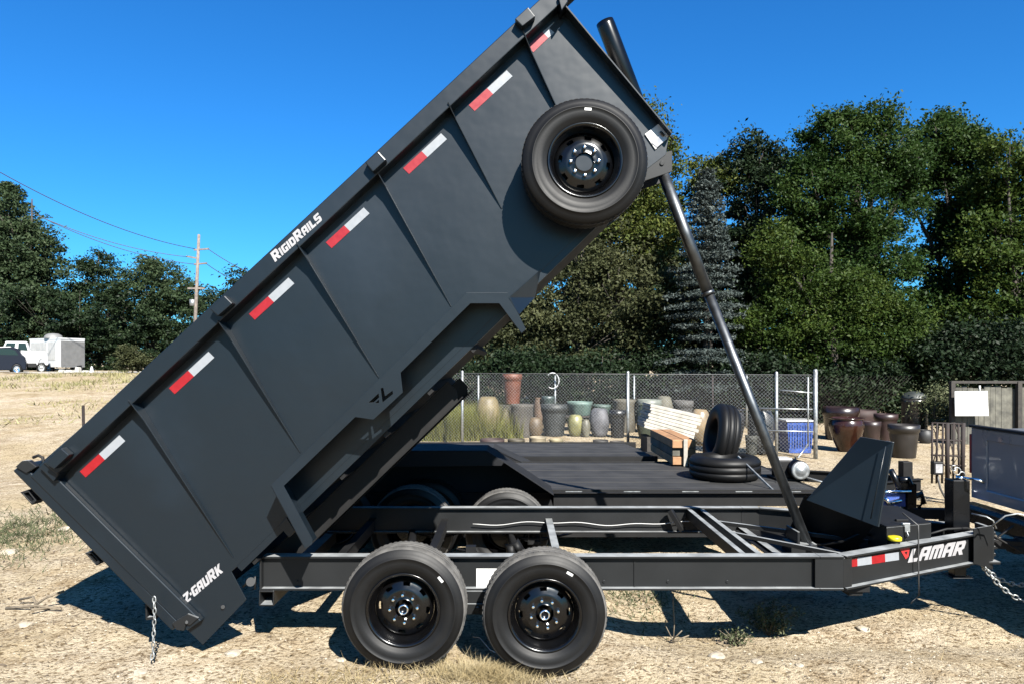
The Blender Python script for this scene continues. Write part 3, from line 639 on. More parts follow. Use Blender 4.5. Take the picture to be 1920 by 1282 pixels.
# lift cylinder
pA = W(1134, 42, 5.82); pB = W(1240, 318, 5.82); pC = W(1329, 553, 5.82); pD = W(1514, 1020, 5.80)
m_ = MB(); m_.lathe([(.001, 0), (.06, 0), (.062, .004)], 4) if False else None
m_.tube([pA, pA.lerp(pB, .03), pB], [.070, .072, .066], 24); m_.tube([pB-(pB-pA).normalized()*.10, pB], .075, 24)
m_.tube([pB+Vector((0, -.16, .02)), pB+Vector((0, .16, .02))], .035, 14); LC = B(m_, 'lift_cylinder', M['black'], bevel=0)
m_ = MB(); m_.tube([pB, pC], .044, 24); m_.tube([pC-(pC-pB).normalized()*.03, pC], .049, 24); m_.build('cylinder_stage', M['steel'], LC, off=OFF)
m_ = MB(); m_.tube([pC, pD], .038, 24);  m_.tube([pD+Vector((0, -.12, 0)), pD+Vector((0, .12, 0))], .03, 14); m_.build('cylinder_stage', M['steel'], LC, off=OFF)
m_ = MB()
for s_ in (-1, 1): m_.prism([Vector((x, 5.82+s_*.17, z)) for x, z in ((pB.x-.24, pB.z-.16), (pB.x+.05, pB.z-.06), (pB.x+.05, pB.z+.10), (pB.x-.20, pB.z+.04))], (0, .012, 0))
m_.tube([pB+Vector((-.03, -.18, 0)), pB+Vector((-.03, .18, 0))], .018, 8); Q(m_, 'cylinder_bracket', M['frame'], .003)
#PART2
# ================================================================== SECOND TRAILER (flat deck) behind
T2 = empty('flatbed_trailer', (0, 8.5, 0)); OF2 = (0, 8.5, 0)
tag(T2, 'low black flatbed trailer with sloped end fenders, parked right behind the dark grey tipping trailer', 'trailer')
def B2(mb, name, mats, bevel=0, parent=None): return mb.build(name, mats, parent or T2, bevel, off=OF2)
ZD = .62; YD0, YD1 = 7.62, 9.75
m_ = MB(); r_ = random.Random(3)
yy = YD0
while yy < YD1-.1:
    m_.box((-2.6, yy+.003, ZD-.035+r_.uniform(-.002, .002)), (3.15, yy+.172, ZD+r_.uniform(-.002, .003))); yy += .177
B2(m_, 'deck', M['deck'], .003)
m_ = MB(); m_.box((-2.62, YD0-.012, ZD-.16), (3.17, YD0-.001, ZD+.012)); m_.box((-2.62, YD0-.07, ZD-.02), (3.17, YD0-.013, ZD-.012)); B2(m_, 'side_rail', M['matte'], .002)
m_ = MB(); m_.box((-2.62, YD1+.02, ZD-.16), (3.17, YD1+.032, ZD+.012)); B2(m_, 'side_rail', M['matte'], .002)
for x in (.55, 1.15, 1.75, 2.3, 2.8): m_ = MB(); m_.box((x, YD0-.016, ZD-.03), (x+.17, YD0-.0125, ZD-.005)); B2(m_, 'rail_reflector', M['galv'])
m_ = MB(); m_.box((3.155, YD0, ZD-.13), (3.20, YD1, ZD+.0)); B2(m_, 'front_rail', M['matte'], .002)
for s_ in (0, 1):
    ya, yb = ((7.9, 8.6), (9.5, 8.75))[s_]; m_ = MB(); m_.ibeam((3.2, ya, ZD-.1), (4.75, yb, ZD-.1), .14, .07); B2(m_, 'tongue_beam', M['matte'], .002)
m_ = MB(); m_.box((4.55, 8.6, .2), (4.66, 8.72, .78)); m_.box((4.5, 8.55, .03), (4.71, 8.77, .06)); B2(m_, 'tongue_jack', M['matte'], .004)
m_ = MB(); m_.box((-2.6, YD0+.03, .13), (2.35, YD0+.045, ZD-.165)); B2(m_, 'added_shade_skirt', M['matte'], .003)  # added skirt, hides sunlit ground below the deck so the gap reads dark
# fender with bevelled ends, near side and far side
for yf, dy, hz in ((7.10, .50, 1), (10.36, -.60, .74)):
    fp = [(-1.95, .62), (-1.52, .97), (-1.30, 1.085), (-.245, 1.085), (.40, .66), (.40, .53)]
    m_ = MB()
    for (xa, za), (xb, zb) in zip(fp[:-1], fp[1:]):
        m_.prism([(xa, yf, za), (xb, yf, zb), (xb, yf, zb+.006), (xa, yf, za+.006)], (0, dy, 0))
    m_.prism([(-1.52, yf-.001*np.sign(dy), .97), (-1.30, yf-.001*np.sign(dy), 1.084), (-.245, yf-.001*np.sign(dy), 1.084), (-.08, yf-.001*np.sign(dy), .975), (-.10, yf-.001*np.sign(dy), .945), (-1.5, yf-.001*np.sign(dy), .93)], (0, .008*np.sign(dy), 0))
    m_.prism([(-1.95, yf+dy*.98, .62), (-1.52, yf+dy*.98, .96), (-1.30, yf+dy*.98, 1.08), (-.245, yf+dy*.98, 1.08), (.40, yf+dy*.98, .65), (.40, yf+dy*.98, .53), (-1.95, yf+dy*.98, .5)], (0, .008, 0))
    m_.v = [(x, y, z*hz) for x, y, z in m_.v]; B2(m_, 'fender', M['fmatte'], .003)
for xw in (-1.75, -.85):
    for yw, fl in ((7.30, False), (10.28, True)):
        wv = wheel(T2, (xw, yw-8.5, .375), fl, .5*xw, tagang=80)
    m_ = MB(); m_.tube([(xw, 7.2, .375), (xw, 10.1, .375)], .04, 12); B2(m_, 'axle', M['matte'])
# loads on the deck
RR = MB(); RR.lathe([(.20, .03), (.225, .005), (.30, -.008), (.36, .004), (.383, .03), (.395, .05), (.395, .08), (.388, .082), (.388, .088), (.395, .09), (.395, .15), (.388, .152), (.388, .158), (.395, .16), (.395, .195), (.383, .215), (.36, .24), (.30, .252), (.225, .24), (.20, .215)], 72, 'Z', closed=True)
ty = RR.build('tyre', M['rubber']); ty.location = (2.42, 8.42, ZD+.012)
tag(ty, 'black tyre lying flat on the black trailer deck', 'tyre')
ty2 = link('tyre', ty.data); tag(ty2, 'black tyre standing upright and leaning on the big grey pots', 'tyre')
ty2.rotation_euler = (math.radians(80), 0, math.radians(-90)); ty2.location = (2.66, 8.97, ZD+.40)
m_ = MB(); m_.box((-.14, -.14, .10), (.14, .14, .15)); m_.tube([(0, 0, .15), (0, 0, .21)], .09, 20); m_.bar((.0, .0, .225), (.30, -.10, .225), .05, .02)
m_ = MB(); m_.bar((0, 0, 0), (.57, -.62, -.33), .022, .02)
m_ = MB(); m_.bar((2.50, 8.18, .90), (2.72, 7.66, .60), .018, .016); tb = m_.build('tie_strap', M['galv'], off=(2.5, 8.18, .9)); tb.location = (2.5, 8.18, .9)
tag(tb, 'pale tie down strap running from the flat lying tyre to the deck edge', 'strap')
# winch like motor on the tongue
mo = empty('electric_winch', (3.15, 8.35, ZD)); tag(mo, 'winch motor with round silver cap at the front of the black deck', 'winch'); o_ = (3.15, 8.35, ZD)
m_ = MB(); m_.box((2.98, 8.25, ZD+.03), (3.20, 8.50, ZD+.22)); m_.box((2.94, 8.2, ZD+.001), (3.3, 8.55, ZD+.03)); m_.build('winch_housing', M['matte'], mo, .01, off=o_)
m_ = MB(); m_.tube([(3.17, 8.14, ZD+.13), (3.17, 8.40, ZD+.13)], .105, 28); m_.build('winch_drum', M['black'], mo, off=o_)
m_ = MB(); m_.lathe([(.10, .0), (.10, -.02), (.088, -.03), (.075, -.028), (.06, -.03), (.045, -.045), (.001, -.05)], 28, c=(3.17, 8.14, ZD+.13)); m_.build('winch_cap', M['galv'], mo, off=o_)
m_ = MB(); m_.tube([(3.2, 8.2, ZD+.06), (3.5, 8.1, ZD-.02), (3.75, 8.1, ZD-.06)], .012, 8); m_.tube([(3.0, 8.3, ZD+.2), (2.9, 8.2, ZD+.26), (2.93, 8.1, ZD+.05)], .009, 8); m_.build('winch_cable', M['galv'], mo, off=o_)
m_ = MB(); m_.box((2.99, 8.28, ZD+.221), (3.14, 8.46, ZD+.245)); m_.build('winch_cover', M['whitepaint'], mo, .008, off=o_)
# a darker flat trailer further back
T3 = empty('utility_trailer', (.8, 11, 0)); tag(T3, 'dark flat deck trailer standing empty just beyond the black one', 'trailer')
m_ = MB(); yy = 10.62
while yy < 12.3: m_.box((-3.4, yy, .55), (2.05-(yy-10.6)*.1, yy+.19, .585+r_.uniform(0, .004))); yy += .197
m_.build('deck', M['deck'], T3, .003, off=(.8, 11, 0))
m_ = MB(); m_.box((-3.42, 10.55, .44), (2.08, 10.61, .60)); m_.box((-3.42, 12.42, .44), (2.08, 12.48, .60)); m_.build('deck_frame', M['matte'], T3, .003, off=(.8, 11, 0))
m_ = MB(); m_.box((-2.25, 10.5, .33), (-2.15, 12.6, .42)); m_.build('axle', M['matte'], T3, off=(.8, 11, 0))
for y_, f_ in ((10.35, False), (12.75, True)):
    wheel(T3, (-2.2-.8, y_-11, .375), f_)
m_ = MB(); m_.bar((2.0, 11.5, .5), (3.1, 11.5, .48), .10, .10); m_.build('drawbar', M['matte'], T3, .003, off=(.8, 11, 0))

# lumber crates / timber
tm = empty('timber_stack', (2.18, 10.1, ZD)); o_ = tuple(tm.location); tag(tm, 'stack of raw orange brown timbers with a white batten, lying across the deck end', 'timber')
for j in range(2):
    for k in range(3):
        x0 = 2.035+j*.155+r_.uniform(-.006, .006); z0 = ZD+.022+k*.108; y0 = 9.38+r_.uniform(-.03, .03)
        m_ = MB(); m_.box((x0, y0, z0), (x0+.145, y0+1.5, z0+.10)); m_.build('timber', M['wood'] if (j, k) != (0, 1) else M['fencewood'], tm, .005, off=o_)
m_ = MB(); m_.box((2.165, 9.325, ZD+.008), (2.215, 9.345, ZD+.35)); m_.build('batten', M['whitewood'], tm, .003, off=o_)
m_ = MB(); m_.box((2.02, 9.45, ZD+.008), (2.36, 9.52, ZD+.020)); m_.build('spacer', M['fencewood'], tm, .002, off=o_)
wb = empty('board_pile', (2.9, 15, gz(2.9, 15))); o_ = tuple(wb.location); tag(wb, 'tilted pile of whitewashed boards between the pots', 'boards')
a_ = W(1222, 757, 15); b_ = W(1316, 778, 15); c_ = W(1300, 830, 15); d_ = W(1204, 800, 15)
for k in range(8):
    t0, t1 = k/8+.006, (k+1)/8-.006; j0, j1 = r_.uniform(-.05, .05), r_.uniform(-.04, .04); m_ = MB(); ex = (b_-a_).normalized()
    m_.prism([a_.lerp(d_, t0)+ex*j0, b_.lerp(c_, t0)+ex*j1, b_.lerp(c_, t1)+ex*j1, a_.lerp(d_, t1)+ex*j0], (0, .9+r_.uniform(-.1, .1), 0)); m_.build('board', M['whitewood'], wb, .006, off=o_)
m_ = MB(); m_.box((2.75, 15.05, o_[2]), (2.87, 15.8, o_[2]+.46)); m_.build('prop_block', M['woodblack'], wb, off=o_)
m_ = MB(); m_.box((3.4, 15.05, o_[2]), (3.52, 15.8, o_[2]+.22)); m_.build('prop_block', M['woodblack'], wb, off=o_)
wb_top = gz(2.9, 15)

# ================================================================== POTS
PROF = dict(
 jar=[(.55, 0), (.72, .08), (.95, .35), (1, .60), (.92, .82), (.72, .94), (.70, .97), (.80, 1.0), (.70, 1.0), (.62, .93)],
 egg=[(.50, 0), (.70, .06), (.92, .28), (1, .52), (.95, .74), (.78, .92), (.58, 1.0), (.50, 1.0), (.52, .92)],
 urn=[(.42, 0), (.50, .05), (.78, .36), (.97, .66), (1, .80), (.90, .93), (.86, .95), (1.0, .975), (1.0, 1.0), (.88, 1.0), (.82, .92)],
 tub=[(.72, 0), (.74, .03), (.90, .70), (.92, .78), (1, .80), (1, 1), (.92, 1.0), (.88, .80)],
 drum=[(.92, 0), (.97, .03), (.99, .30), (1, .55), (.99, .88), (1.03, .92), (1.03, 1), (.93, 1), (.90, .85)],
 low=[(.80, 0), (.84, .04), (.97, .70), (1.04, .78), (1.04, 1), (.95, 1), (.90, .7)],
)
cp = {}
def P(col, r=.35, a=.3):
    col = tuple(c*.62 for c in col)
    k = (col, r)
    if k not in cp: cp[k] = pm('glaze_%d' % len(cp), col, r, a)
    return cp[k]
def pot(x0, x1, yt, yb, prof, material, label, group=None, Y=None, name='garden_pot', cat='pot', z0=None, n=28, tilt=0):
    if Y is None: Y = F*H/(yb-CY)
    X = ((x0+x1)/2-CX)/F*Y; R = (x1-x0)/2/F*Y; zb = gz(X, Y)-.01 if z0 is None else z0; zt = H+(CY-yt)/F*Y
    hh = zt-zb; m_ = MB(); pf = [(.001, 0)]+PROF[prof]+[(.5, .55), (.001, .55)]
    m_.lathe([(r*R, h*hh) for r, h in pf], n, 'Z'); o = m_.build(name, material); o.location = (X, Y, zb); o.rotation_euler = (0, tilt, random.uniform(0, 6))
    tag(o, label, cat, group or 'garden pots in the yard'); return o
BR = (.06, .022, .012); DK = (.018, .015, .013)
pot(892, 938, 743, 822, 'egg', P((.34, .26, .12), .6), 'tall tan vase at the left end of the fenced pots, next to the grass')
pot(937, 958, 768, 820, 'jar', P((.13, .10, .06), .7), 'narrow speckled brown jar right beside the tan vase')
pot(958, 1000, 757, 821, 'drum', P((.12, .105, .085), .8), 'wide rough brown grey barrel pot below the rust orange planter')
pot(990, 1018, 782, 822, 'egg', P((.22, .15, .08), .6), 'small round brown pot tucked against the rough barrel pot')
pot(1014, 1064, 757, 820, 'tub', P((.045, .05, .048), .6), 'charcoal straight sided pot with an aqua dish beside its rim')
pot(1064, 1094, 777, 821, 'egg', P((.42, .40, .17), .4), 'pale yellow green vase under the aqua pot')
pot(1090, 1107, 786, 822, 'jar', P((.32, .30, .22), .5), 'slim beige jar to the right of the yellow green vase')
pot(1105, 1143, 765, 821, 'egg', P((.20, .20, .22), .7, .5), 'streaky lilac grey pot among the fenced pots')
pot(1142, 1174, 768, 822, 'tub', P((.02, .02, .022), .4), 'black pot directly left of the tall fence post')
pot(1193, 1226, 757, 824, 'jar', P((.10, .12, .08), .5), 'olive green jar right of the tall fence post')
pot(1294, 1332, 767, 836, 'egg', P((.52, .38, .22), .35), 'cream coloured smooth vase beside the whitewashed boards')
pot(1344, 1396, 766, 850, 'urn', P((.055, .052, .055), .35), 'large slate grey urn behind the upright tyre')
pot(1402, 1452, 764, 850, 'jar', P((.10, .10, .10), .35), 'large pale shouldered grey jar seen behind the lift cylinder')
pot(1556, 1618, 782, 843, 'urn', P(BR, .18), 'glossy reddish brown urn standing alone in the sunlit yard', Y=16.4)
pot(1667, 1722, 795, 856, 'tub', P((.035, .028, .024), .4), 'dark brown ribbed tub pot nearest the white board')
pot(1545, 1608, 762, 800, 'low', P((.04, .022, .018), .25), 'wide low dark bowl behind the glossy brown urn', Y=18.5)
pot(1618, 1650, 789, 822, 'low', P((.055, .03, .026), .4), 'small dark red bowl between the brown urn and tub pot', Y=17.8)
pot(1640, 1682, 775, 826, 'tub', P((.06, .03, .028), .4), 'dark red pot behind the ribbed tub pot', Y=18.2)
tall = pot(1692, 1737, 747, 822, 'drum', P((.05, .04, .028), .3), 'very tall dark brown jar with a golden patch and a domed cap', Y=18.8)
m_ = MB(); m_.lathe([(.24, 0), (.31, .0), (.31, .03), (.27, .11), (.16, .17), (.08, .19), (.001, .19)], 24, 'Z'); oo = m_.build('pot_lid', P((.06, .07, .06), .5), tall); oo.location = (0, 0, (H+(CY-747)/F*18.8)-tall.location.z+.0)
pot(1722, 1748, 805, 848, 'jar', P((.05, .05, .05), .6), 'small grey jar standing at the foot of the tall capped jar', Y=17.5)
# rust orange planter up behind, aqua pot and dish
pot(942, 979, 699, 757, 'tub', P((.26, .075, .032), .6), 'rust orange planter raised up behind the barrel pot', z0=H+(CY-757)/F*20, Y=20)
stn = MB(); stn.box((-.5, -.3, 0), (.5, .3, H+(CY-758)/F*20-gz(0, 20))); o = stn.build('plinth', M['woodblack'], bevel=.01); o.location = (0, 20, gz(0, 20)); tag(o, 'dark timber plinth under the rust orange planter', 'plinth')
sh_ = MB(); zs = H+(CY-778)/F*20.4
sh_.box((.9, 20.2, zs-.05), (2.6, 20.9, zs)); sh_.box((.95, 20.25, gz(1, 20)), (1.05, 20.35, zs-.051)); sh_.box((2.45, 20.25, gz(2, 20)), (2.55, 20.35, zs-.051)); sh_.box((.95, 20.75, gz(1, 20)), (1.05, 20.85, zs-.051)); sh_.box((2.45, 20.75, gz(2, 20)), (2.55, 20.85, zs-.051))
o = sh_.build('plant_bench', M['woodblack'], bevel=.004, off=(1.7, 20.5, 0)); o.location = (1.7, 20.5, 0); tag(o, 'low dark bench holding aqua pots behind the vases', 'bench')
pot(1064, 1110, 752, 777, 'low', P((.22, .34, .29), .6), 'pale aqua bowl on the bench above the yellow green vase', z0=zs, Y=20.5)
pot(1016, 1040, 742, 758, 'low', P((.10, .14, .13), .4), 'small grey green dish above the charcoal pot', z0=zs+.2, Y=20.4)
pot(1112, 1145, 758, 777, 'low', P((.13, .20, .17), .6), 'dull teal bowl on the bench behind the streaky pot', z0=zs, Y=20.5)
pot(1195, 1240, 748, 800, 'tub', P((.30, .32, .27), .5), 'pale grey green tub behind the olive jar', Y=20.5)
# front row of low pots and blocks
for i, (x0, x1, yt, yb, pr, co, lb) in enumerate([
 (901, 945, 822, 850, 'low', (.07, .035, .03), 'dark red brown low pot at the left end of the front row'),
 (952, 984, 822, 850, 'tub', (.11, .09, .05), 'dull olive brown low pot, second from the left of the front row'),
 (992, 1024, 818, 850, 'drum', (.50, .42, .28), 'cream low pot in the front row below the round brown pot'),
 (1030, 1056, 822, 851, 'drum', (.55, .47, .28), 'pale yellow low pot in the front row below the charcoal pot'),
 (1074, 1108, 828, 850, 'low', (.45, .36, .24), 'shallow sandy pot in the front row below the beige jar'),
 (1112, 1140, 824, 850, 'low', (.05, .045, .04), 'shallow blackish pot in the front row below the streaky pot'),
 (1144, 1170, 826, 850, 'low', (.12, .10, .08), 'shallow dusty brown pot by the foot of the tall fence post')]):
    pot(x0, x1, yt, yb, pr, P(co, .7), lb, 'front row of low pots', n=20)
for i, (x, y, sx, lb) in enumerate([(975, 846, .16, 'pale loose block between the two leftmost low pots'), (1064, 848, .13, 'pale loose block beside the pale yellow low pot'), (1185, 846, .22, 'pale slab lying right of the tall fence post')]):
    Y = F*H/(y-CY); X = (x-CX)/F*Y; m_ = MB(); m_.box((-sx, -.12, 0), (sx, .12, .09)); o = m_.build('concrete_block', M['concrete'], bevel=.015); o.location = (X, Y, gz(X, Y)-.01); o.rotation_euler = (0, 0, .3*i); tag(o, lb, 'block')
for i, (x0, x1, yt, yb, pr, co, Yq, lb) in enumerate([
 (1150, 1192, 748, 800, 'drum', (.16, .14, .10), 20.8, 'weathered brown barrel behind the black pot and fence post'),
 (1228, 1262, 742, 800, 'egg', (.22, .20, .14), 21, 'dull sandy egg shaped pot rising behind the boards'),
 (1262, 1300, 750, 800, 'tub', (.12, .11, .10), 21, 'grey weathered tub behind the boards and cream vase'),
 (1332, 1352, 775, 825, 'jar', (.45, .42, .36), 19.5, 'slim off white jar between the cream vase and slate urn'),
 (1452, 1476, 790, 850, 'egg', (.30, .27, .22), 16.6, 'small stone coloured vase just left of the blue bin'),
 (1398, 1420, 815, 856, 'low', (.08, .08, .06), 15.6, 'small dark bowl at the foot of the two big grey pots'),
 (1000, 1020, 745, 783, 'jar', (.20, .12, .07), 20.6, 'narrow rusty brown jar behind the round brown pot'),
 (925, 958, 760, 800, 'tub', (.10, .09, .07), 20.7, 'dark weathered tub behind the tan vase'),
 (1590, 1640, 768, 790, 'low', (.07, .03, .025), 19.5, 'flat brown bowl furthest back behind the brown urn')]):
    pot(x0, x1, yt, yb, pr, P(co, .75), lb, 'weathered pots at the back', Y=Yq, n=20)
for i, (x, y, w_, h_, lb) in enumerate([(1000, 852, .9, .14, 'low weathered pallet under the left end of the front row of pots'), (1110, 853, 1.0, .12, 'low weathered pallet under the middle of the front row of pots')]):
    Y = 15.3; X = (x-CX)/F*Y; pl_ = empty('wooden_pallet', (X, Y, gz(X, Y))); tag(pl_, lb, 'pallet')
    for k in range(6): m_ = MB(); m_.box((-w_/2, -.4+k*.15, h_-.02), (w_/2, -.4+k*.15+.10, h_)); m_.build('slat', M['wood'] if k % 3 == 1 else M['fencewood'], pl_, .003)
    for k in (-1, 0, 1): m_ = MB(); m_.box((k*(w_/2-.05)-.04, -.39, 0), (k*(w_/2-.05)+.04, .44, h_-.0205)); m_.build('runner', M['fencewood'], pl_, .003)
# blue bin
Yb = 15.9; bb = MB(); xa, xb = (1476-CX)/F*Yb, (1526-CX)/F*Yb; zt = H+(CY-790)/F*Yb; g0 = gz(xa, Yb)
bb.prism([(xa+.05, Yb+.02, g0), (xb-.05, Yb+.02, g0), (xb, Yb, zt), (xa, Yb, zt)], (0, .55, 0))
for k in range(9): x = xa+.06+k*(xb-xa-.12)/8; bb.box((x-.008, Yb-.012, g0+.12), (x+.008, Yb-.0, zt-.06))
bn = bb.build('storage_bin', M['blue'], bevel=.006, off=(xa, Yb, g0)); bn.location = (xa, Yb, g0); tag(bn, 'ribbed blue plastic bin behind the end of the mesh fence', 'bin')
m_ = MB(); m_.box((xa-.03, Yb-.03, zt+.001), (xb+.03, Yb+.58, zt+.035)); m_.build('bin_rim', M['whitepaint'], bn, .01, off=(xa, Yb, g0))

# ================================================================== CHAIN LINK FENCE
FA = Vector((-6.0, 18.75, 0)); FB = Vector((6.12, 14.95, 0))
def fpt(x): t = (x-FA.x)/(FB.x-FA.x); return FA.y+(FB.y-FA.y)*t
fence = empty('chain_link_fence', (0, fpt(0), gz(0, 17))); OFF3 = tuple(fence.location)
tag(fence, 'long wire mesh fence with grey metal posts running in front of the garden pots', 'fence')
fd = (FB-FA).normalized()
FH = 1.69
# posts where the photo shows them
for px in (867, 1177, 1455, 1528):
    k = (px-CX)/F; # x = k*y with y=fpt(x)
    x = 0
    for _ in range(30): x = k*fpt(x)
    m_ = MB(); y = fpt(x); r = .032 if px != 1528 else .042; m_.tube([(x, y-.03, gz(x, y)-.1), (x, y-.03, FH+.03+(.05 if px == 1528 else 0))], r, 12); m_.lathe([(r*1.1, 0), (r*.8, .03), (.001, .045)], 12, 'Z', c=(x, y-.03, FH+.03+(.05 if px == 1528 else 0)))
    m_.build('fence_post', M['galv'], fence, off=OFF3)
for x in (-5.9, -3.6):
    m_ = MB(); y = fpt(x); m_.tube([(x, y-.03, gz(x, y)-.1), (x, y-.03, gz(x, y)+FH)], .032, 12); m_.build('fence_post', M['galv'], fence, off=OFF3)
m_ = MB()
L_ = (FB-FA).length; sp = .075; g0 = .03
def fp3(u, z): p = FA+fd*u; return Vector((p.x, p.y, z))
wv_, z0_, z1_ = .0032, .06, FH-.01
for s_ in (1, -1):
    u = -2.0
    while u < L_+2:
        ua, ub = u, u+s_*(z1_-z0_)
        za, zb = z0_, z1_
        a_, b_ = ua, ub
        # clip
        lo, hi = 0, L_
        t0, t1 = 0.0, 1.0
        d_ = b_-a_
        for bnd, sg in ((lo, 1), (hi, -1)):
            pass
        ta, tb = (lo-a_)/d_, (hi-a_)/d_
        if ta > tb: ta, tb = tb, ta
        t0, t1 = max(0, ta), min(1, tb)
        if t1 > t0: m_.bar(fp3(a_+d_*t0, za+(zb-za)*t0)+Vector((0, .004*s_, 0)), fp3(a_+d_*t1, za+(zb-za)*t1)+Vector((0, .004*s_, 0)), wv_, wv_)
        u += sp*1.0
m_.build('wire_mesh', M['galv'], fence, off=OFF3)
m_ = MB(); m_.tube([fp3(0, FH), fp3(L_, FH)], .010, 8); m_.build('top_rail', M['cable'], fence, off=OFF3)
# gate bit right of the blue bin
gt = MB(); x0 = 5.55; y0 = fpt(x0)-.06
for a_, b_ in (((x0-.45, .55), (x0+.52, .55)), ((x0-.1, 1.38), (x0+.5, 1.33)), ((x0-.45, 1.0), (x0+.5, 1.0))):
    gt.tube([(a_[0], fpt(a_[0])-.08, a_[1]), (b_[0], fpt(b_[0])-.08, b_[1])], .014, 8)
gt.tube([(x0+.42, fpt(x0+.42)-.08, .25), (x0+.42, fpt(x0+.42)-.08, 1.65)], .018, 8); gt.tube([(x0+.42, fpt(x0+.42)-.08, .30), (x0+.1, fpt(x0)-.5, .05)], .014, 8)
gt.build('brace_rail', M['galv'], fence, off=OFF3)
# second fence run behind the pots
fb = empty('chain_link_fence', (3, 22, 0)); tag(fb, 'older mesh fence with rusty posts behind the garden pots', 'fence'); o_ = (3, 22, 0)
for px, mt in ((897, 'galv'), (1041, 'galv'), (1189, 'galv'), (1336, 'rust'), (1400, 'galv')):
    x = (px-CX)/F*22; m_ = MB(); m_.tube([(x, 22, 0), (x, 22, H+(CY-703)/F*22)], .03, 10); m_.build('fence_post', M[mt], fb, off=o_)
m_ = MB()
for s_ in (1, -1):
    u = -3.2
    while u < 10.5:
        a_, b_ = (u, .05), (u+s_*1.5, 1.55); m_.bar((a_[0], 22.05+.004*s_, a_[1]), (b_[0], 22.05+.004*s_, b_[1]), .005, .005); u += .11
m_.build('wire_mesh', M['rust'], fb, off=o_)
# hoop hanging on the old fence
m_ = MB(); c_ = W(1036, 713, 21.8); ring = [c_+Vector((.19*math.cos(t), 0, .23*math.sin(t))) for t in np.linspace(-2.2, 2.4, 24)]; m_.tube(ring, .018, 8)
o = m_.build('hose_loop', M['whitewire'], off=tuple(c_)); o.location = c_; tag(o, 'pale hoop hanging on the old mesh fence above the pots', 'hoop')

# wooden fence, board and rack on the right
wf = empty('board_fence', (9.8, 17.5, gz(9.8, 17.5))); o_ = tuple(wf.location); tag(wf, 'weathered vertical board fence at the right edge behind the pickup', 'fence')
zt = H+(CY-718)/F*17.5; x = (1782-CX)/F*17.5; n_ = 0
m_ = MB()
while x < 14.5:
    ww = r_.uniform(.11, .14); m_.box((x, 17.5+r_.uniform(-.008, .008), gz(x, 17.5)), (x+ww, 17.53+r_.uniform(-.005, .005), zt-.08+r_.uniform(-.05, .03))); x += ww+.008
m_.build('board_panel', M['fencewood'], wf, off=o_)
for px in (1787, 1912):
    x = (px-CX)/F*17.4; m_ = MB(); m_.box((x-.05, 17.38, gz(x, 17.5)), (x+.05, 17.48, zt+.05)); m_.build('fence_post', M['woodblack'], wf, .004, off=o_)
m_ = MB(); m_.box((10.35, 17.40, zt-.0), (14.5, 17.47, zt+.06)); m_.build('fence_rail', M['woodblack'], wf, .004, off=o_)
bd = empty('notice_board', W(1822, 756, 17.2)); o_ = tuple(bd.location); tag(bd, 'blank white rectangular board hung on the weathered board fence', 'sign')
c = [W(x, y, 17.2) for x, y in ((1790, 733), (1852, 732), (1854, 779), (1791, 779))]; m_ = MB(); m_.prism(c, (0, .02, 0)); m_.build('panel', M['sticker'], bd, .004, off=o_)
m_ = MB(); m_.tube([W(1837, 734, 17.22), W(1837, 722, 17.22)], .02, 8); m_.build('hanger', M['sticker'], bd, off=o_)
# rusty wire plant supports and hitch rack
rk = empty('wire_rack', (6.0, 10.2, gz(6.0, 10.2))); o_ = tuple(rk.location); tag(rk, 'tall rusty wire rack of bars and rings left of the pickup tailgate', 'rack')
Yr = 10.2; g0 = gz(6.0, Yr)
def pxr(x, y): return W(x, y, Yr)
m_ = MB()
for x in (1748, 1757, 1768, 1776, 1788, 1797, 1806): m_.tube([pxr(x, 792), pxr(x+r_.uniform(-2, 2), 905)], .014 if x not in (1776, 1806) else .03, 8)
for y in (792, 824, 852, 870): m_.tube([pxr(1746, y), pxr(1810, y+r_.uniform(-2, 3))], .012, 8)
for k in range(9): x_, y_ = r_.uniform(1748, 1800), r_.uniform(795, 860); m_.tube([pxr(x_, y_), pxr(x_+r_.uniform(2, 10), y_+r_.uniform(8, 26)), pxr(x_+r_.uniform(-8, 8), y_+r_.uniform(30, 42))], .007, 6)
m_.build('rack_bars', M['rust'], rk, off=o_)
m_ = MB()
for (x, y, r) in ((1792, 882, 7), (1801, 889, 6), (1786, 876, 5)):
    c_ = pxr(x, y)+Vector((0, -.03, 0)); rr = r/F*Yr; m_.tube([c_+Vector((rr*math.cos(t), 0, rr*math.sin(t))) for t in np.linspace(0, 2*math.pi, 14)], .008, 6, caps=False)
m_.build('rack_rings', M['galv'], rk, off=o_)
for x in (1776, 1806):
    m_ = MB(); p = pxr(x, 905); m_.bar(p, (p.x, p.y, g0-.02), .05, .05, up=(0, 1, 0)); m_.build('rack_leg', M['rust'], rk, off=o_)
m_ = MB(); p = pxr(1751, 875); m_.box((p.x-.07, Yr-.12, p.z-.09), (p.x+.07, Yr-.03, p.z+.09)); lb = m_.build('rack_lamp', M['matte'], rk, .012, off=o_)
m_ = MB(); m_.box((p.x-.045, Yr-.126, p.z-.06), (p.x+.045, Yr-.121, p.z+.06)); m_.build('lens', M['lampglass'], lb, off=o_)
m_ = MB(); m_.tube([pxr(1757, 888), pxr(1763, 915), pxr(1776, 940), pxr(1780, 950)], .014, 8); m_.build('rack_cable', M['cable'], rk, off=o_)
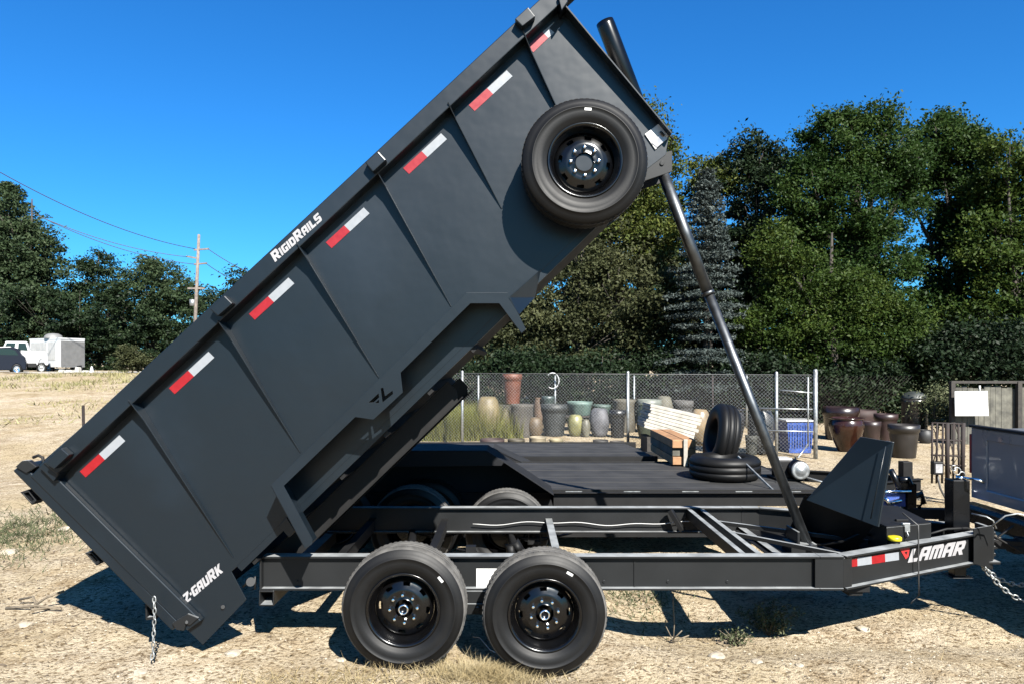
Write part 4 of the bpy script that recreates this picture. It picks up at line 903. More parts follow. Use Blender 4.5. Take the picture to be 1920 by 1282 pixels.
# third trailer's coupler with blue bottle behind the guard plate
hd = empty('coupler_tongue', (4.5, 7.4, 0)); o_ = (4.5, 7.4, 0)
tag(hd, 'black hitch tongue with blue and chrome jack lying behind the guard plate', 'hitch')
Yh = 7.4
m_ = MB(); pts = [W(1670, 880, Yh), W(1682, 905, Yh), W(1690, 926, Yh)]; m_.tube(pts, .03, 10); m_.tube([W(1685, 900, Yh), W(1702, 898, Yh), W(1708, 912, Yh), W(1705, 930, Yh)], .035, 10); m_.tube([W(1700, 935, Yh), W(1728, 925, Yh), W(1732, 942, Yh), W(1722, 950, Yh)], .03, 10)
m_.box((3.93, 7.35, W(0, 950, Yh).z), (4.02, 7.5, W(0, 905, Yh).z)); m_.build('hitch_clamp', M['black'], hd, off=o_)
m_ = MB(); m_.box((3.70, 7.36, W(0, 948, Yh).z), (3.92, 7.48, W(0, 922, Yh).z)); m_.build('blue_sleeve', M['blue'], hd, .01, off=o_)
m_ = MB(); m_.tube([(3.55, 7.33, W(0, 920, Yh).z), (3.95, 7.33, W(0, 918, Yh).z)], .02, 10); m_.tube([(3.7, 7.34, W(0, 930, Yh).z), (3.74, 7.34, W(0, 940, Yh).z), (3.86, 7.34, W(0, 935, Yh).z)], .022, 10); m_.tube([(3.6, 7.38, W(0, 948, Yh).z), (3.95, 7.38, W(0, 949, Yh).z)], .018, 10); m_.build('chrome_rod', M['chrome'], hd, off=o_)
m_ = MB(); m_.bar((3.2, 7.42, .44), (4.5, 7.42, .42), .10, .10); m_.box((4.3, 7.36, .02), (4.4, 7.46, .37)); m_.box((3.3, 7.36, .02), (3.4, 7.46, .39)); m_.build('tongue_tube', M['matte'], hd, .004, off=o_)
m_ = MB(); m_.prism([W(1652, 983, 5.9), W(1672, 982, 5.9), W(1664, 974, 5.9), (W(1652, 968, 5.9))], (0, .2, 0)); o = m_.build('funnel', M['sticker'], bevel=.01, off=tuple(W(1660, 983, 5.9))); o.location = W(1660, 983, 5.9); tag(o, 'small white plastic piece lying on the box lid behind the guard plate', 'plastic')

# ================================================================== PICKUP hitched on the right
PK = empty('pickup_truck', (6.6, 5.8, 0)); o_ = (6.6, 5.8, 0); tag(PK, 'silver blue pickup truck hitched in front of the trailer, cropped by the frame', 'pickup')
def K(mb, name, mats, bevel=0, parent=None): return mb.build(name, mats, parent or PK, bevel, off=o_)
xt = 4.22; ya, yb = 4.80, 6.80
m_ = MB()                                                  # bed sides and cab as one body shell
prof = [(xt+.03, .72), (xt+.03, 1.33), (xt+2.0, 1.36), (xt+2.02, 1.38), (xt+2.25, 1.88), (xt+3.5, 1.90), (xt+4.15, 1.36), (xt+5.45, 1.25), (xt+5.6, 1.0), (xt+5.6, .55), (xt+.6, .52)]
m_.prism([Vector((x, ya+.02, z)) for x, z in prof], (0, yb-ya-.04, 0)); K(m_, 'body', M['silver'], .05)
m_ = MB()                                                  # tailgate with recess
m_.prism([[(xt, ya, .70), (xt, yb, .70), (xt, yb, 1.34), (xt, ya, 1.34)], [(xt, ya+.15, .80), (xt, yb-.22, .80), (xt, yb-.22, 1.24), (xt, ya+.15, 1.24)]], (.03, 0, 0))
m_.box((xt+.012, ya+.14, .79), (xt+.028, yb-.21, 1.25)); tgp = K(m_, 'tailgate', M['silver'], .008)
m_ = MB(); m_.box((xt-.004, ya+.8, 1.09), (xt+.014, ya+1.15, 1.17)); m_.build('handle', M['black'], tgp, .006, off=o_)
m_ = MB(); m_.box((xt-.02, ya-.01, 1.341), (xt+.05, yb+.01, 1.365)); K(m_, 'gate_cap', M['matte'], .006)
for y in (ya-.012, yb-.002):
    m_ = MB(); m_.box((xt-.012, y, .92), (xt+.10, y+.014 if y > 6 else y+.012, 1.28)); K(m_, 'tail_light', M['decalred'], .01)
m_ = MB(); m_.box((xt-.13, ya-.02, .50), (xt+.05, yb+.02, .66)); K(m_, 'rear_bumper', M['black'], .03)
m_ = MB(); m_.box((xt-.05, 5.72, .42), (xt+.6, 5.92, .51)); m_.box((xt-.30, 5.77, .44), (xt-.04, 5.87, .50)); m_.tube([(xt-.22, 5.82, .50), (xt-.22, 5.82, .56)], .02, 10); K(m_, 'hitch_receiver', M['matte'], .004)
for y in (ya+.018, yb-.022):
    m_ = MB(); m_.prism([Vector((x, y, z)) for x, z in ((xt+2.35, 1.40), (xt+2.42, 1.80), (xt+3.42, 1.82), (xt+3.95, 1.40))], (0, .004, 0)); K(m_, 'side_window', M['glass'])
m_ = MB(); m_.prism([(xt+2.06, ya+.2, 1.46), (xt+2.06, yb-.2, 1.46), (xt+2.21, yb-.25, 1.80), (xt+2.21, ya+.25, 1.80)], (-.02, 0, .004)); K(m_, 'rear_window', M['glass'])
for x in (xt+1.05, xt+4.7):
    for y, f_ in ((ya-.01, False), (yb+.01, True)):
        wv = wheel(PK, (x-6.6, y-5.8, .37), f_)
m_ = MB(); pts = [W(1822, 962, 5.6), W(1850, 968, 5.5), W(1862, 975, 5.5), W(1868, 990, 5.5)]; m_.tube(pts, .006, 8); K(m_, 'trailer_cord', M['galv'])
m_ = MB(); pts = [W(1860, 985, 5.45), W(1885, 966, 5.4), W(1908, 962, 5.4), W(1935, 968, 5.35)]; m_.tube(pts, .006, 8); K(m_, 'trailer_cord', M['galv'])

# ================================================================== LEFT DISTANCE: road, vehicles
def onrow(px, Y): X = (px-CX)/F*Y; return X, gz(X, Y)
Yv = 46.
def sx(px): return (px-CX)/F*Yv
zv = gz(-30, Yv)
# gravel road strip
m_ = MB(); rv = []; rf = []
for i, x in enumerate(np.linspace(-60, -16, 60)):
    for y in (43.0, 47.5, 52): rv.append((x, y, gz(x, y)+.012))
for i in range(59):
    for j in range(2): a = i*3+j; rf.append((a, a+3, a+4, a+1))
m_.add(rv, rf, smooth=True); rd = m_.build('gravel_road', mat('pale_gravel', (.48, .44, .38), .95, noise_s=3, noise_a=.2, bump_s=8, bump_a=.3)); tag(rd, kind='structure')
def simple_wheel(parent, x, y, z, r, o_, cap):
    m_ = MB(); m_.lathe([(r*.62, .0), (r*.8, -.01), (r, .02), (r, .22), (r*.8, .25), (r*.62, .24)], 24, c=(x, y, z), closed=True); wv = m_.build('wheel', M['rubber'], parent, off=o_)
    m_ = MB(); m_.lathe([(r*.62, .02), (r*.55, .0), (r*.5, .05), (r*.2, .04), (r*.15, .0), (.001, .0)], 20, c=(x, y, z)); m_.build('rim', cap, wv, off=o_)
WT = empty('work_truck', (sx(45), Yv, zv)); o_ = tuple(WT.location); tag(WT, 'white pickup truck parked far off at the left beside the cargo trailer', 'pickup')
px2 = lambda l, Y=Yv: [W(x, y, Y) for x, y in l]
m_ = MB(); bp_ = px2([(-8, 682), (-8, 663), (5, 657), (12, 640), (50, 640), (56, 656), (60, 658), (88, 659), (89, 684), (84, 684), (81, 674), (77, 671), (73, 674), (70, 684), (35, 684), (32, 674), (27, 671), (22, 674), (20, 684)])
m_.prism(bp_, (0, 1.9, 0)); m_.build('body', M['whitepaint'], WT, .04, off=o_)
for l in ([(8, 656), (14, 643), (30, 643), (27, 656)], [(34, 656), (35, 643), (48, 643), (52, 657)]):
    m_ = MB(); m_.prism([p+Vector((0, -.006, 0)) for p in px2(l)], (0, .004, 0)); m_.build('window', M['glass'], WT, off=o_)
m_ = MB(); m_.box((sx(50), Yv+.1, W(0, 658, Yv).z), (sx(87), Yv+.14, W(0, 640, Yv).z+.1)) if False else None
m_ = MB(); m_.box((sx(35), Yv-.15, W(0, 688, Yv).z), (sx(68), Yv+.1, W(0, 680, Yv).z)); m_.build('side_step', M['matte'], WT, .02, off=o_)
m_ = MB(); m_.box((sx(37), Yv-.1, W(0, 662, Yv).z), (sx(39), Yv-.01, W(0, 656, Yv).z)); m_.prism([p+Vector((0, -.004, 0)) for p in px2([(36, 660), (40, 662), (47, 678), (44, 678)])], (0, .002, 0)); m_.build('mirror', M['matte'], WT, .01, off=o_)
for px in (27, 77): simple_wheel(WT, sx(px), Yv-.04, W(0, 689, Yv).z, .33, o_, M['galv']); simple_wheel(WT, sx(px), Yv+1.7, W(0, 689, Yv).z, .33, o_, M['galv'])
DC = empty('parked_car', (sx(0), 44, gz(-30, 44))); o_ = tuple(DC.location); tag(DC, 'dark navy car cut off by the left edge in front of the white pickup', 'car')
m_ = MB(); Yc = 43.2
m_.prism(px2([(-75, 692), (-76, 672), (-60, 668), (-40, 650), (0, 648), (14, 652), (22, 664), (28, 668), (31, 680), (30, 693), (22, 693), (19, 684), (13, 681), (7, 684), (4, 693), (-45, 693), (-50, 684), (-60, 684), (-62, 693)], Yc), (0, 1.8, 0)); m_.build('body', M['navy'], DC, .05, off=o_)
m_ = MB(); m_.prism([p+Vector((0, -.005, 0)) for p in px2([(-36, 664), (-30, 653), (-2, 652), (10, 656), (16, 665)], Yc)], (0, .003, 0)); m_.build('window', M['glass'], DC, off=o_)
for px in (13, -54): 
    X = (px-CX)/F*Yc
    simple_wheel(DC, X, Yc-.04, W(0, 692, Yc).z, .33, o_, M['chrome']); simple_wheel(DC, X, Yc+1.6, W(0, 692, Yc).z, .33, o_, M['chrome'])
CT = empty('cargo_trailer', (sx(115), 50, zv)); o_ = tuple(CT.location); tag(CT, 'white enclosed cargo trailer with grey ribbed end wall beyond the pickup', 'trailer')
Y1 = 49; zb_, zt_ = W(0, 688, 46.5).z, W(0, 636, 48).z
pA_, pB_, pC_ = Vector(((52-CX)/F*50, 50.2, 0)), Vector(((113-CX)/F*48, 48.0, 0)), Vector(((159-CX)/F*50, 50.0, 0))
pD_ = pA_+(pC_-pB_)
m_ = MB(); m_.prism([Vector((p.x, p.y, zb_)) for p in (pA_, pB_, pC_, pD_)], (0, 0, zt_-zb_)); m_.build('box_body', M['whitepaint'], CT, .02, off=o_)
m_ = MB(); nn = 22; e_ = pC_-pB_; out_ = Vector((e_.y, -e_.x, 0)).normalized()
for k in range(nn):
    a_ = pB_+e_*(.03+.94*k/nn); b_ = pB_+e_*(.03+.94*(k+.62)/nn); m_.prism([Vector((a_.x, a_.y, zb_+.08))+out_*.004, Vector((b_.x, b_.y, zb_+.08))+out_*.004, Vector((b_.x, b_.y, zt_-.12))+out_*.004, Vector((a_.x, a_.y, zt_-.12))+out_*.004], out_*.03)
m_.prism([Vector((p.x, p.y, zb_+.06))+out_*.001 for p in (pB_+e_*.02, pB_+e_*.98)]+[Vector((p.x, p.y, zt_-.10))+out_*.001 for p in (pB_+e_*.98, pB_+e_*.02)], out_*.012)
m_.build('end_wall', M['greybox'], CT, off=o_)
m_ = MB(); f_ = pB_-pA_; n2 = Vector((f_.y, -f_.x, 0)).normalized()
for t0, t1, z0, z1 in ((.05, .56, .55, .9), (.62, .85, .25, .92)):
    a_, b_ = pA_+f_*t0, pA_+f_*t1; q = [Vector((a_.x, a_.y, zb_+(zt_-zb_)*z0)), Vector((b_.x, b_.y, zb_+(zt_-zb_)*z0)), Vector((b_.x, b_.y, zb_+(zt_-zb_)*z1)), Vector((a_.x, a_.y, zb_+(zt_-zb_)*z1))]
    m_.prism([p+n2*.002 for p in q], n2*.012)
m_.build('side_panel', mat('off_white_panel', (.60, .60, .58), .5, noise_s=3, noise_a=.1), CT, off=o_)
m_ = MB(); m_.prism([Vector((p.x, p.y, zt_+.001)) for p in (pA_-f_*.02, pB_+f_*.01+e_*-.01, pC_+e_*.01, pD_)], (0, 0, .10)); m_.build('roof', M['whitepaint'], CT, .01, off=o_)
m_ = MB(); c_ = pA_+f_*.62+e_*.2; m_.lathe([(.55, 0), (.5, .18), (.3, .30), (.001, .33)], 20, 'Z', c=(c_.x, c_.y, zt_+.10)); m_.build('roof_vent', M['greybox'], CT, off=o_)
for k in (.42, .62): 
    p = pA_+f_*k; simple_wheel(CT, p.x, p.y-.05, zb_-.1, .33, o_, M['galv'])
for v_ in (WT, DC): v_.rotation_euler = (0, 0, math.radians(31)); v_.scale = (.86, .86, 1)
# small things by the trailer end
for i, (px, lb, nm, ct) in enumerate(((160, 'white traffic cone shaped marker right of the cargo trailer', 'cone_marker', 'marker'),)):
    X = (172-CX)/F*45.5; m_ = MB(); m_.lathe([(.13, 0), (.14, .03), (.12, .05), (.045, .36), (.001, .38)], 16, 'Z'); o = m_.build(nm, M['whitepaint']); o.location = (X, 45.5, gz(X, 45.5)); tag(o, lb, ct)
for i, (px, sx_, sz, lb) in enumerate(((127, .30, .18, 'white concrete wedge nearest the grey end wall'), (157, .18, .13, 'low white concrete block left of the cone marker'), (112, .16, .2, 'pale broken block under the corner of the cargo trailer'), (143, .15, .33, 'tall white sack beside the wedge at the cargo trailer'))):
    X = (px-CX)/F*45.2; m_ = MB(); m_.prism([(-sx_, 0, 0), (sx_, 0, 0), (sx_*.7, 0, sz), (-sx_*.4, 0, sz*1.1)], (0, .35, 0)); o = m_.build('concrete_wedge', M['concrete'], bevel=.02); o.location = (X, 45.2, gz(X, 45.2)-.01); tag(o, lb, 'block')
for px, lb in ((148, 'black wheelbarrow sized frame between the white blocks'),):
    X = (px-CX)/F*45.6; m_ = MB(); m_.tube([(-.25, 0, .03), (-.1, 0, .42), (.15, 0, .45), (.25, 0, .03)], .03, 8); m_.lathe([(.15, -.04), (.18, 0), (.15, .04)], 16, c=(-.15, -.05, .18), closed=True); m_.box((-.12, -.03, .2), (.14, .1, .42)); o = m_.build('hand_cart', M['matte']); o.location = (X, 45.6, gz(X, 45.6)); tag(o, lb, 'cart')
    o['label'] = 'small black cart between the white concrete blocks by the cargo trailer'
# wooden stake
X = (158-CX)/F*13.5; zz = gz(X, 13.5); m_ = MB(); zt = H+(CY-759)/F*13.5; m_.bar((X, 13.5, zz-.05), (X-.02, 13.5, zt), .045, .03, up=(0, 1, 0)); o = m_.build('wooden_stake', M['rust'], bevel=.004, off=(X, 13.5, zz)); o.location = (X, 13.5, zz); tag(o, 'short brown stake in the dry ground left of the raised bed', 'stake')

# utility pole and cables
Yp = 50.; UP = empty('utility_pole', W(365, 690, Yp)); o_ = tuple(UP.location); tag(UP, 'tall wooden utility pole with cross arms above the left trees', 'utility pole')
m_ = MB(); m_.tube([W(362, 700, Yp), W(373, 440, Yp)], [.14, .09], 12); m_.build('pole', M['pole'], UP, off=o_)
for l in (((364, 469), (392, 467)), ((350, 481), (371, 485)), ((364, 496), (388, 494))):
    m_ = MB(); m_.bar(W(*l[0], Yp), W(*l[1], Yp), .12, .10); m_.build('cross_arm', M['pole'], UP, off=o_)
m_ = MB(); m_.bar(W(352, 541, Yp), W(384, 541, Yp), .10, .12); 
m_.build('cross_arm', M['pole'], UP, off=o_)
m_ = MB(); m_.tube([W(361, 574, Yp), W(361, 562, Yp)], .2, 14); m_.build('transformer', M['galv'], UP, off=o_)
for i, (a_, b_, Ya, sg, lb) in enumerate((((-20, 312), (366, 467), 38, 22, 'upper overhead cable sagging from the left edge to the utility pole'), ((60, 400), (352, 482), 45, 16, 'middle overhead cable running into the left end of the cross arm'), ((68, 403), (366, 496), 44, 18, 'lower overhead cable sagging to the utility pole'),
    ((390, 467), (470, 512), 48, 4, 'short cable dropping right from the top cross arm behind the raised bed'), ((386, 494), (450, 530), 48, 4, 'short cable dropping right from the lower cross arm behind the raised bed'))):
    A_, B_ = W(*a_, Ya), W(*b_, Yp); pts = [A_.lerp(B_, t)+Vector((0, 0, -sg/F*50*4*t*(1-t)*.75)) for t in np.linspace(0, 1, 24)]
    m_ = MB(); m_.tube(pts, .022, 6); o = m_.build('overhead_cable', M['cable'], off=tuple(B_)); o.location = B_; tag(o, lb, 'cable', 'cables on the utility pole')

# ================================================================== FOLIAGE
LM = dict(
 broad=leafmat('broad_leaves', (.019, .044, .011), (.038, .080, .017), (.088, .135, .030), .36, .55, .5),
 bright=leafmat('olive_leaves', (.030, .060, .013), (.058, .100, .019), (.13, .17, .034), .38, .55, .6),
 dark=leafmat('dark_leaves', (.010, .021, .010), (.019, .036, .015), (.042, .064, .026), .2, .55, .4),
 left=leafmat('grey_green_leaves', (.032, .056, .026), (.054, .086, .038), (.095, .125, .058), .28, .6, .3),
 spruce=leafmat('blue_needles', (.040, .056, .050), (.085, .108, .10), (.17, .195, .18), .15, .6, .7),
 olive=leafmat('dusty_olive_leaves', (.035, .042, .018), (.075, .085, .036), (.15, .155, .07), .25, .6, .5),
 yellow=leafmat('yellow_green_leaves', (.045, .065, .014), (.095, .125, .026), (.21, .22, .05), .3, .6, .8),
 weed=leafmat('weed_leaves', (.05, .065, .03), (.12, .14, .07), (.28, .28, .16), .2, .7, 2),
 grass=leafmat('tall_grass_blades', (.13, .15, .03), (.30, .30, .08), (.52, .46, .18), .3, .7, .9),
 strawy=leafmat('field_straw_blades', (.16, .17, .06), (.42, .38, .18), (.62, .54, .32), .2, .8, .5),
 drygrass=leafmat('dry_grass_blades', (.30, .22, .10), (.50, .40, .22), (.68, .58, .38), .2, .8, 2),
)
rng = np.random.default_rng(11)
def unit(n): v = rng.normal(size=(n, 3)); return v/np.linalg.norm(v, axis=1)[:, None]
def leaf_quads(c, s, flat=.0, aspect=.5):
    n = len(c); nrm = unit(n); nrm[:, 2] = np.abs(nrm[:, 2])*(1+flat)+flat*.3; nrm[:, 1] -= .15; nrm /= np.linalg.norm(nrm, axis=1)[:, None]
    a = np.cross(nrm, unit(n)); a /= np.linalg.norm(a, axis=1)[:, None]+1e-9; b = np.cross(nrm, a)
    s = s[:, None]; q = np.stack([c-a*s*.5, c-b*s*aspect*.5+nrm*s*.06, c+a*s*.5, c+b*s*aspect*.5+nrm*s*.06], 1)
    return q.reshape(-1, 3)
def crown_points(blobs, leaves, clump, dens=1.0):
    P_ = []
    vol = np.array([b[1][0]*b[1][2] for b in blobs]); tot = vol.sum()
    for (c, r), v in zip(blobs, vol):
        n = int(leaves*v/tot); per = 95; nc = max(4, n//per)
        d = unit(nc); rad = rng.uniform(.30, 1.0, nc)**.5
        lump = 1+.26*np.sin(d[:, 0]*5+c[0])*np.cos(d[:, 2]*6+c[2])
        cc = np.array(c)+d*np.array(r)*(rad*lump)[:, None]
        cr = clump*rng.uniform(.55, 1.25, nc)
        k = rng.integers(0, nc, n); off = rng.normal(size=(n, 3))*cr[k][:, None]*np.array([.56, .56, .30])
        P_.append(cc[k]+off)
    return np.concatenate(P_)
def tree(name, trunk_px, Y, blobs_px, leaves, lm, size, label, cat='tree', group=None, depth=1.0, clump=.45, trunk_r=.2, base=None, flat=.2):
    """blobs_px: (px, py, rx, ry) in photo pixels at distance Y; each gets a real depth as wide as it is"""
    bl = []
    for b in blobs_px:
        px, py, rx, ry = b[:4]; Yb = Y+(b[4] if len(b) > 4 else rng.uniform(-.6, .6)); c = W(px, py, Yb); rX = rx/F*Yb; rZ = ry/F*Yb
        bl.append(((c.x, c.y, c.z), (rX, min(rX, rZ*1.3)*depth, rZ)))
    for (c, rr_) in list(bl):
        if rr_[0] < .5: continue
        for k in range(7):
            a = rng.uniform(-.35, math.pi+.35); f = rng.uniform(.88, 1.12); q = rng.uniform(.14, .30)
            bl.append(((c[0]+math.cos(a)*rr_[0]*f, c[1]-abs(rng.normal())*.25*rr_[1], c[2]+math.sin(a)*rr_[2]*f), (rr_[0]*q, rr_[0]*q, rr_[2]*q*rng.uniform(.8, 1.7))))
    X = (trunk_px-CX)/F*Y; g = gz(X, Y) if base is None else base
    root = empty(name, (X, Y, g)); tag(root, label, cat, group)
    pts = crown_points(bl, leaves, clump); pts = pts[pts[:, 2] > g+.05]
    sz = size*rng.uniform(.6, 1.35, len(pts)); q = leaf_quads(pts, sz, flat)-np.array([X, Y, g])
    npmesh('crown', q, 4, LM[lm], root)
    m_ = MB(); top = max(b[0][2] for b in bl); 
    m_.tube([(X, Y, g-.1), (X+.05, Y, g+(top-g)*.3), (X-.05, Y, g+(top-g)*.6), (X, Y, top)], [trunk_r, trunk_r*.8, trunk_r*.5, trunk_r*.15], 10)
    for c, r in [b_ for b_ in bl if b_[1][0] > .5][:12]:
        zt_ = g+(c[2]-g)*.45; s_ = Vector((X, Y, zt_)); e_ = Vector(c); mid = s_.lerp(e_, .5)+Vector((0, 0, .2)); m_.tube([s_, mid, e_], [trunk_r*.4, trunk_r*.28, trunk_r*.08], 7)
        for k in range(5):
            d_ = Vector(unit(1)[0]); e2 = e_+Vector((d_.x*r[0], d_.y*r[1], abs(d_.z)*r[2]))*.8; m_.tube([mid.lerp(e_, .6), e2], [trunk_r*.12, .012], 5)
    m_.build('trunk', M['bark'], root, off=(X, Y, g))
    return root
def conifer(name, px, Y, ytop, ybase, halfw, lm, label, leaves, group=None, droop=.25, size=.1):
    X = (px-CX)/F*Y; g = gz(X, Y); zt_ = H+(CY-ytop)/F*Y; zb_ = H+(CY-ybase)/F*Y; R = halfw/F*Y; hh = zt_-zb_
    root = empty(name, (X, Y, g)); tag(root, label, 'tree', group)
    m_ = MB(); m_.tube([(X, Y, g-.1), (X, Y, zt_-.1)], [.16, .02], 10)
    C = []; nb = 0; z = zb_
    while z < zt_-.15:
        f = (z-zb_)/hh; rr = R*(1-f)**.62*(.68+.45*rng.random()); nbr = int(9+5*(1-f)); a0 = rng.random()*6
        for k in range(nbr):
            a = a0+2*math.pi*k/nbr+rng.normal()*.15; rl_ = rr*rng.uniform(.75, 1.1); n = int(leaves*rl_/(R*nbr*26))+6
            t = rng.random(n)**.7; sp_ = .12+.28*rl_*(1-t)*.5+.05
            x = t*rl_; lat = rng.normal(size=n)*sp_*.55; zz = z+x*.18-droop*x*x/max(R, .1)+rng.normal(size=n)*.045
            C.append(np.stack([X+math.cos(a)*x-math.sin(a)*lat, Y+math.sin(a)*x+math.cos(a)*lat, zz], 1))
        z += .36*(1-.6*f)*rng.uniform(.6, 1.4)
    C = np.concatenate(C); q = leaf_quads(C, size*rng.uniform(.6, 1.4, len(C)), .5, .42)-np.array([X, Y, g])
    npmesh('crown', q, 4, LM[lm], root); m_.build('trunk', M['bark'], root, off=(X, Y, g))
GR = 'trees behind the yard on the right'; GL_ = 'trees beyond the field on the left'
tree('broadleaf_tree', 1610, 28, [(1560, 290, 58, 70), (1650, 275, 62, 68), (1600, 380, 105, 95), (1520, 370, 55, 75), (1630, 500, 75, 85), (1545, 480, 70, 70), (1585, 235, 28, 25), (1655, 232, 26, 24), (1540, 250, 22, 24), (1640, 590, 60, 60)], 95000, 'broad', .13, 'tallest dark green leafy tree, its uneven top right of the lift cylinder', group=GR, trunk_r=.3)
tree('broadleaf_tree', 1800, 29, [(1760, 275, 58, 55), (1800, 310, 52, 60), (1775, 370, 55, 60), (1765, 242, 26, 24), (1805, 250, 22, 22), (1775, 500, 45, 80), (1820, 430, 45, 60), (1755, 590, 60, 60), (1690, 345, 30, 45)], 56000, 'broad', .145, 'dark leafy tree with small sky gaps between the tallest tree and the right edge', group=GR, trunk_r=.25)
tree('broadleaf_tree', 1900, 27, [(1888, 300, 38, 42), (1925, 350, 55, 70), (1860, 470, 60, 80), (1915, 520, 80, 100), (1870, 610, 80, 70), (1960, 430, 60, 110), (1850, 380, 30, 45)], 56000, 'bright', .145, 'brighter green tree cut off by the right edge', group=GR, trunk_r=.25)
tree('broadleaf_tree', 1560, 24.5, [(1470, 610, 75, 55), (1560, 640, 95, 65), (1650, 645, 85, 65), (1720, 670, 60, 55), (1500, 530, 70, 45), (1595, 560, 60, 45), (1440, 655, 50, 50), (1455, 470, 45, 40)], 75000, 'bright', .115, 'low spreading olive green tree in front of the tallest tree', group=GR, trunk_r=.2)
tree('broadleaf_tree', 1420, 30, [(1415, 310, 40, 48), (1416, 275, 14, 22), (1450, 345, 45, 50), (1375, 340, 45, 45), (1420, 430, 75, 80), (1390, 540, 60, 80), (1460, 520, 60, 80), (1480, 290, 22, 30)], 32000, 'dark', .16, 'blackish green tree with a pointed tip, directly left of the tallest tree', group=GR, trunk_r=.22)
tree('young_tree', 1330, 31, [(1322, 318, 30, 22), (1345, 345, 35, 30), (1310, 360, 20, 35)], 6000, 'yellow', .15, 'small yellowish crown showing above the blue spruce', group=GR, trunk_r=.1)
conifer('blue_spruce', 1325, 23.6, 308, 725, 100, 'spruce', 'grey blue spruce with layered branches behind the lift cylinder', 60000, group=GR, size=.10)
tree('broadleaf_tree', 1200, 27, [(1205, 245, 30, 55), (1200, 195, 12, 22), (1235, 310, 28, 55), (1180, 350, 60, 70), (1140, 440, 75, 60), (1230, 430, 45, 70), (1255, 270, 10, 20)], 26000, 'yellow', .14, 'yellow green tree right behind the spare wheel', group=GR, trunk_r=.2)
tree('broadleaf_tree', 1080, 26, [(1060, 560, 95, 70), (1170, 560, 95, 75), (980, 620, 90, 60), (1230, 620, 65, 65), (1100, 650, 130, 50), (1180, 480, 70, 50), (920, 640, 60, 55)], 52000, 'olive', .13, 'wide dusty olive tree filling the gap below the spare wheel', group=GR, trunk_r=.2)
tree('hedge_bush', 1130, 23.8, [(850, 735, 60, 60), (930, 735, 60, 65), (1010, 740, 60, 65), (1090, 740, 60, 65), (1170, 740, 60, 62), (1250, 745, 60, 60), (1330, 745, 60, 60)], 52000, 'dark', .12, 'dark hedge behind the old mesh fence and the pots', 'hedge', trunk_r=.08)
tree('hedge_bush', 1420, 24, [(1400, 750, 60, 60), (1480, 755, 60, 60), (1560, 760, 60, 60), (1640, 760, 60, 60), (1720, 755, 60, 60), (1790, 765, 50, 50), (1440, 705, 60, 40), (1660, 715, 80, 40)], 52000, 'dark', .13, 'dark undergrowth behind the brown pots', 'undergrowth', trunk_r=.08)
tree('hedge_bush', 1850, 23, [(1800, 660, 60, 50), (1880, 670, 60, 50), (1940, 680, 60, 60), (1850, 700, 80, 35)], 18000, 'dark', .13, 'dark bushes above the board fence at the right edge', 'bush', trunk_r=.08)
tree('climbing_bush', 1755, 18, [(1757, 765, 22, 35), (1768, 740, 16, 25)], 3500, 'weed', .06, 'pale twiggy bush left of the white board', 'bush', trunk_r=.03)
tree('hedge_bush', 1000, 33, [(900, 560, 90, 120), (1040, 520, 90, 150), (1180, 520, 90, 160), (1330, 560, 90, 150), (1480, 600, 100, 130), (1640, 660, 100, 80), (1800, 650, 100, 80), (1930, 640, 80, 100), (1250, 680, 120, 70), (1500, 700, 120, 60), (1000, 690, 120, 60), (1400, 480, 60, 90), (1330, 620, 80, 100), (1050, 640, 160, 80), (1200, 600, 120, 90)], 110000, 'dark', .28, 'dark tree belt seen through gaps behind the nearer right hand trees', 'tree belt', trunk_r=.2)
# left group
conifer('tall_conifer', 14, 60, 340, 700, 170, 'left', 'tallest dark conifer at the left edge', 34000, group=GL_, droop=.2, size=.26)
tree('broadleaf_tree', 60, 58, [(20, 420, 32, 45), (40, 480, 60, 55), (90, 540, 55, 60), (30, 570, 80, 70), (110, 610, 60, 60), (60, 640, 110, 50), (150, 640, 40, 50), (85, 480, 40, 40), (10, 520, 50, 70)], 46000, 'left', .25, 'broad grey green tree spreading above the white pickup', group=GL_, trunk_r=.3, clump=.7)
tree('broadleaf_tree', 185, 60, [(186, 500, 27, 25), (178, 540, 40, 40), (190, 600, 50, 55), (170, 650, 60, 40)], 20000, 'dark', .24, 'small dark tree between the big left tree and the round topped one', group=GL_, trunk_r=.2, clump=.6)
tree('broadleaf_tree', 290, 57, [(268, 515, 30, 28), (310, 515, 28, 28), (290, 560, 55, 50), (250, 610, 55, 50), (330, 600, 55, 60), (290, 650, 100, 45), (225, 655, 40, 40), (345, 560, 25, 35)], 42000, 'left', .23, 'round topped green tree left of the utility pole', group=GL_, trunk_r=.25, clump=.6)
tree('broadleaf_tree', 400, 66, [(395, 565, 22, 22), (410, 590, 30, 40), (440, 600, 40, 40)], 6000, 'dark', .25, 'far small tree just right of the utility pole', group=GL_, trunk_r=.15, clump=.6)
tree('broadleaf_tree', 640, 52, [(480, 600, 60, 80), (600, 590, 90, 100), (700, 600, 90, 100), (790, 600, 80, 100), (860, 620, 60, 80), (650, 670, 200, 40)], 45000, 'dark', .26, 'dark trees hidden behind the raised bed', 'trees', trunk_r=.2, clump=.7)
tree('roadside_shrub', 248, 42, [(246, 668, 20, 18), (262, 680, 24, 14), (235, 684, 16, 12)], 5000, 'olive', .12, 'yellow green shrub at the field edge beside the raised bed', 'shrub', trunk_r=.05, clump=.3)
tree('hedge_bush', 150, 56, [(40, 670, 130, 38), (190, 665, 70, 42), (300, 660, 100, 48), (230, 600, 60, 60), (60, 600, 80, 60)], 26000, 'dark', .26, 'dark undergrowth along the foot of the left trees', 'undergrowth', trunk_r=.05, clump=.5)

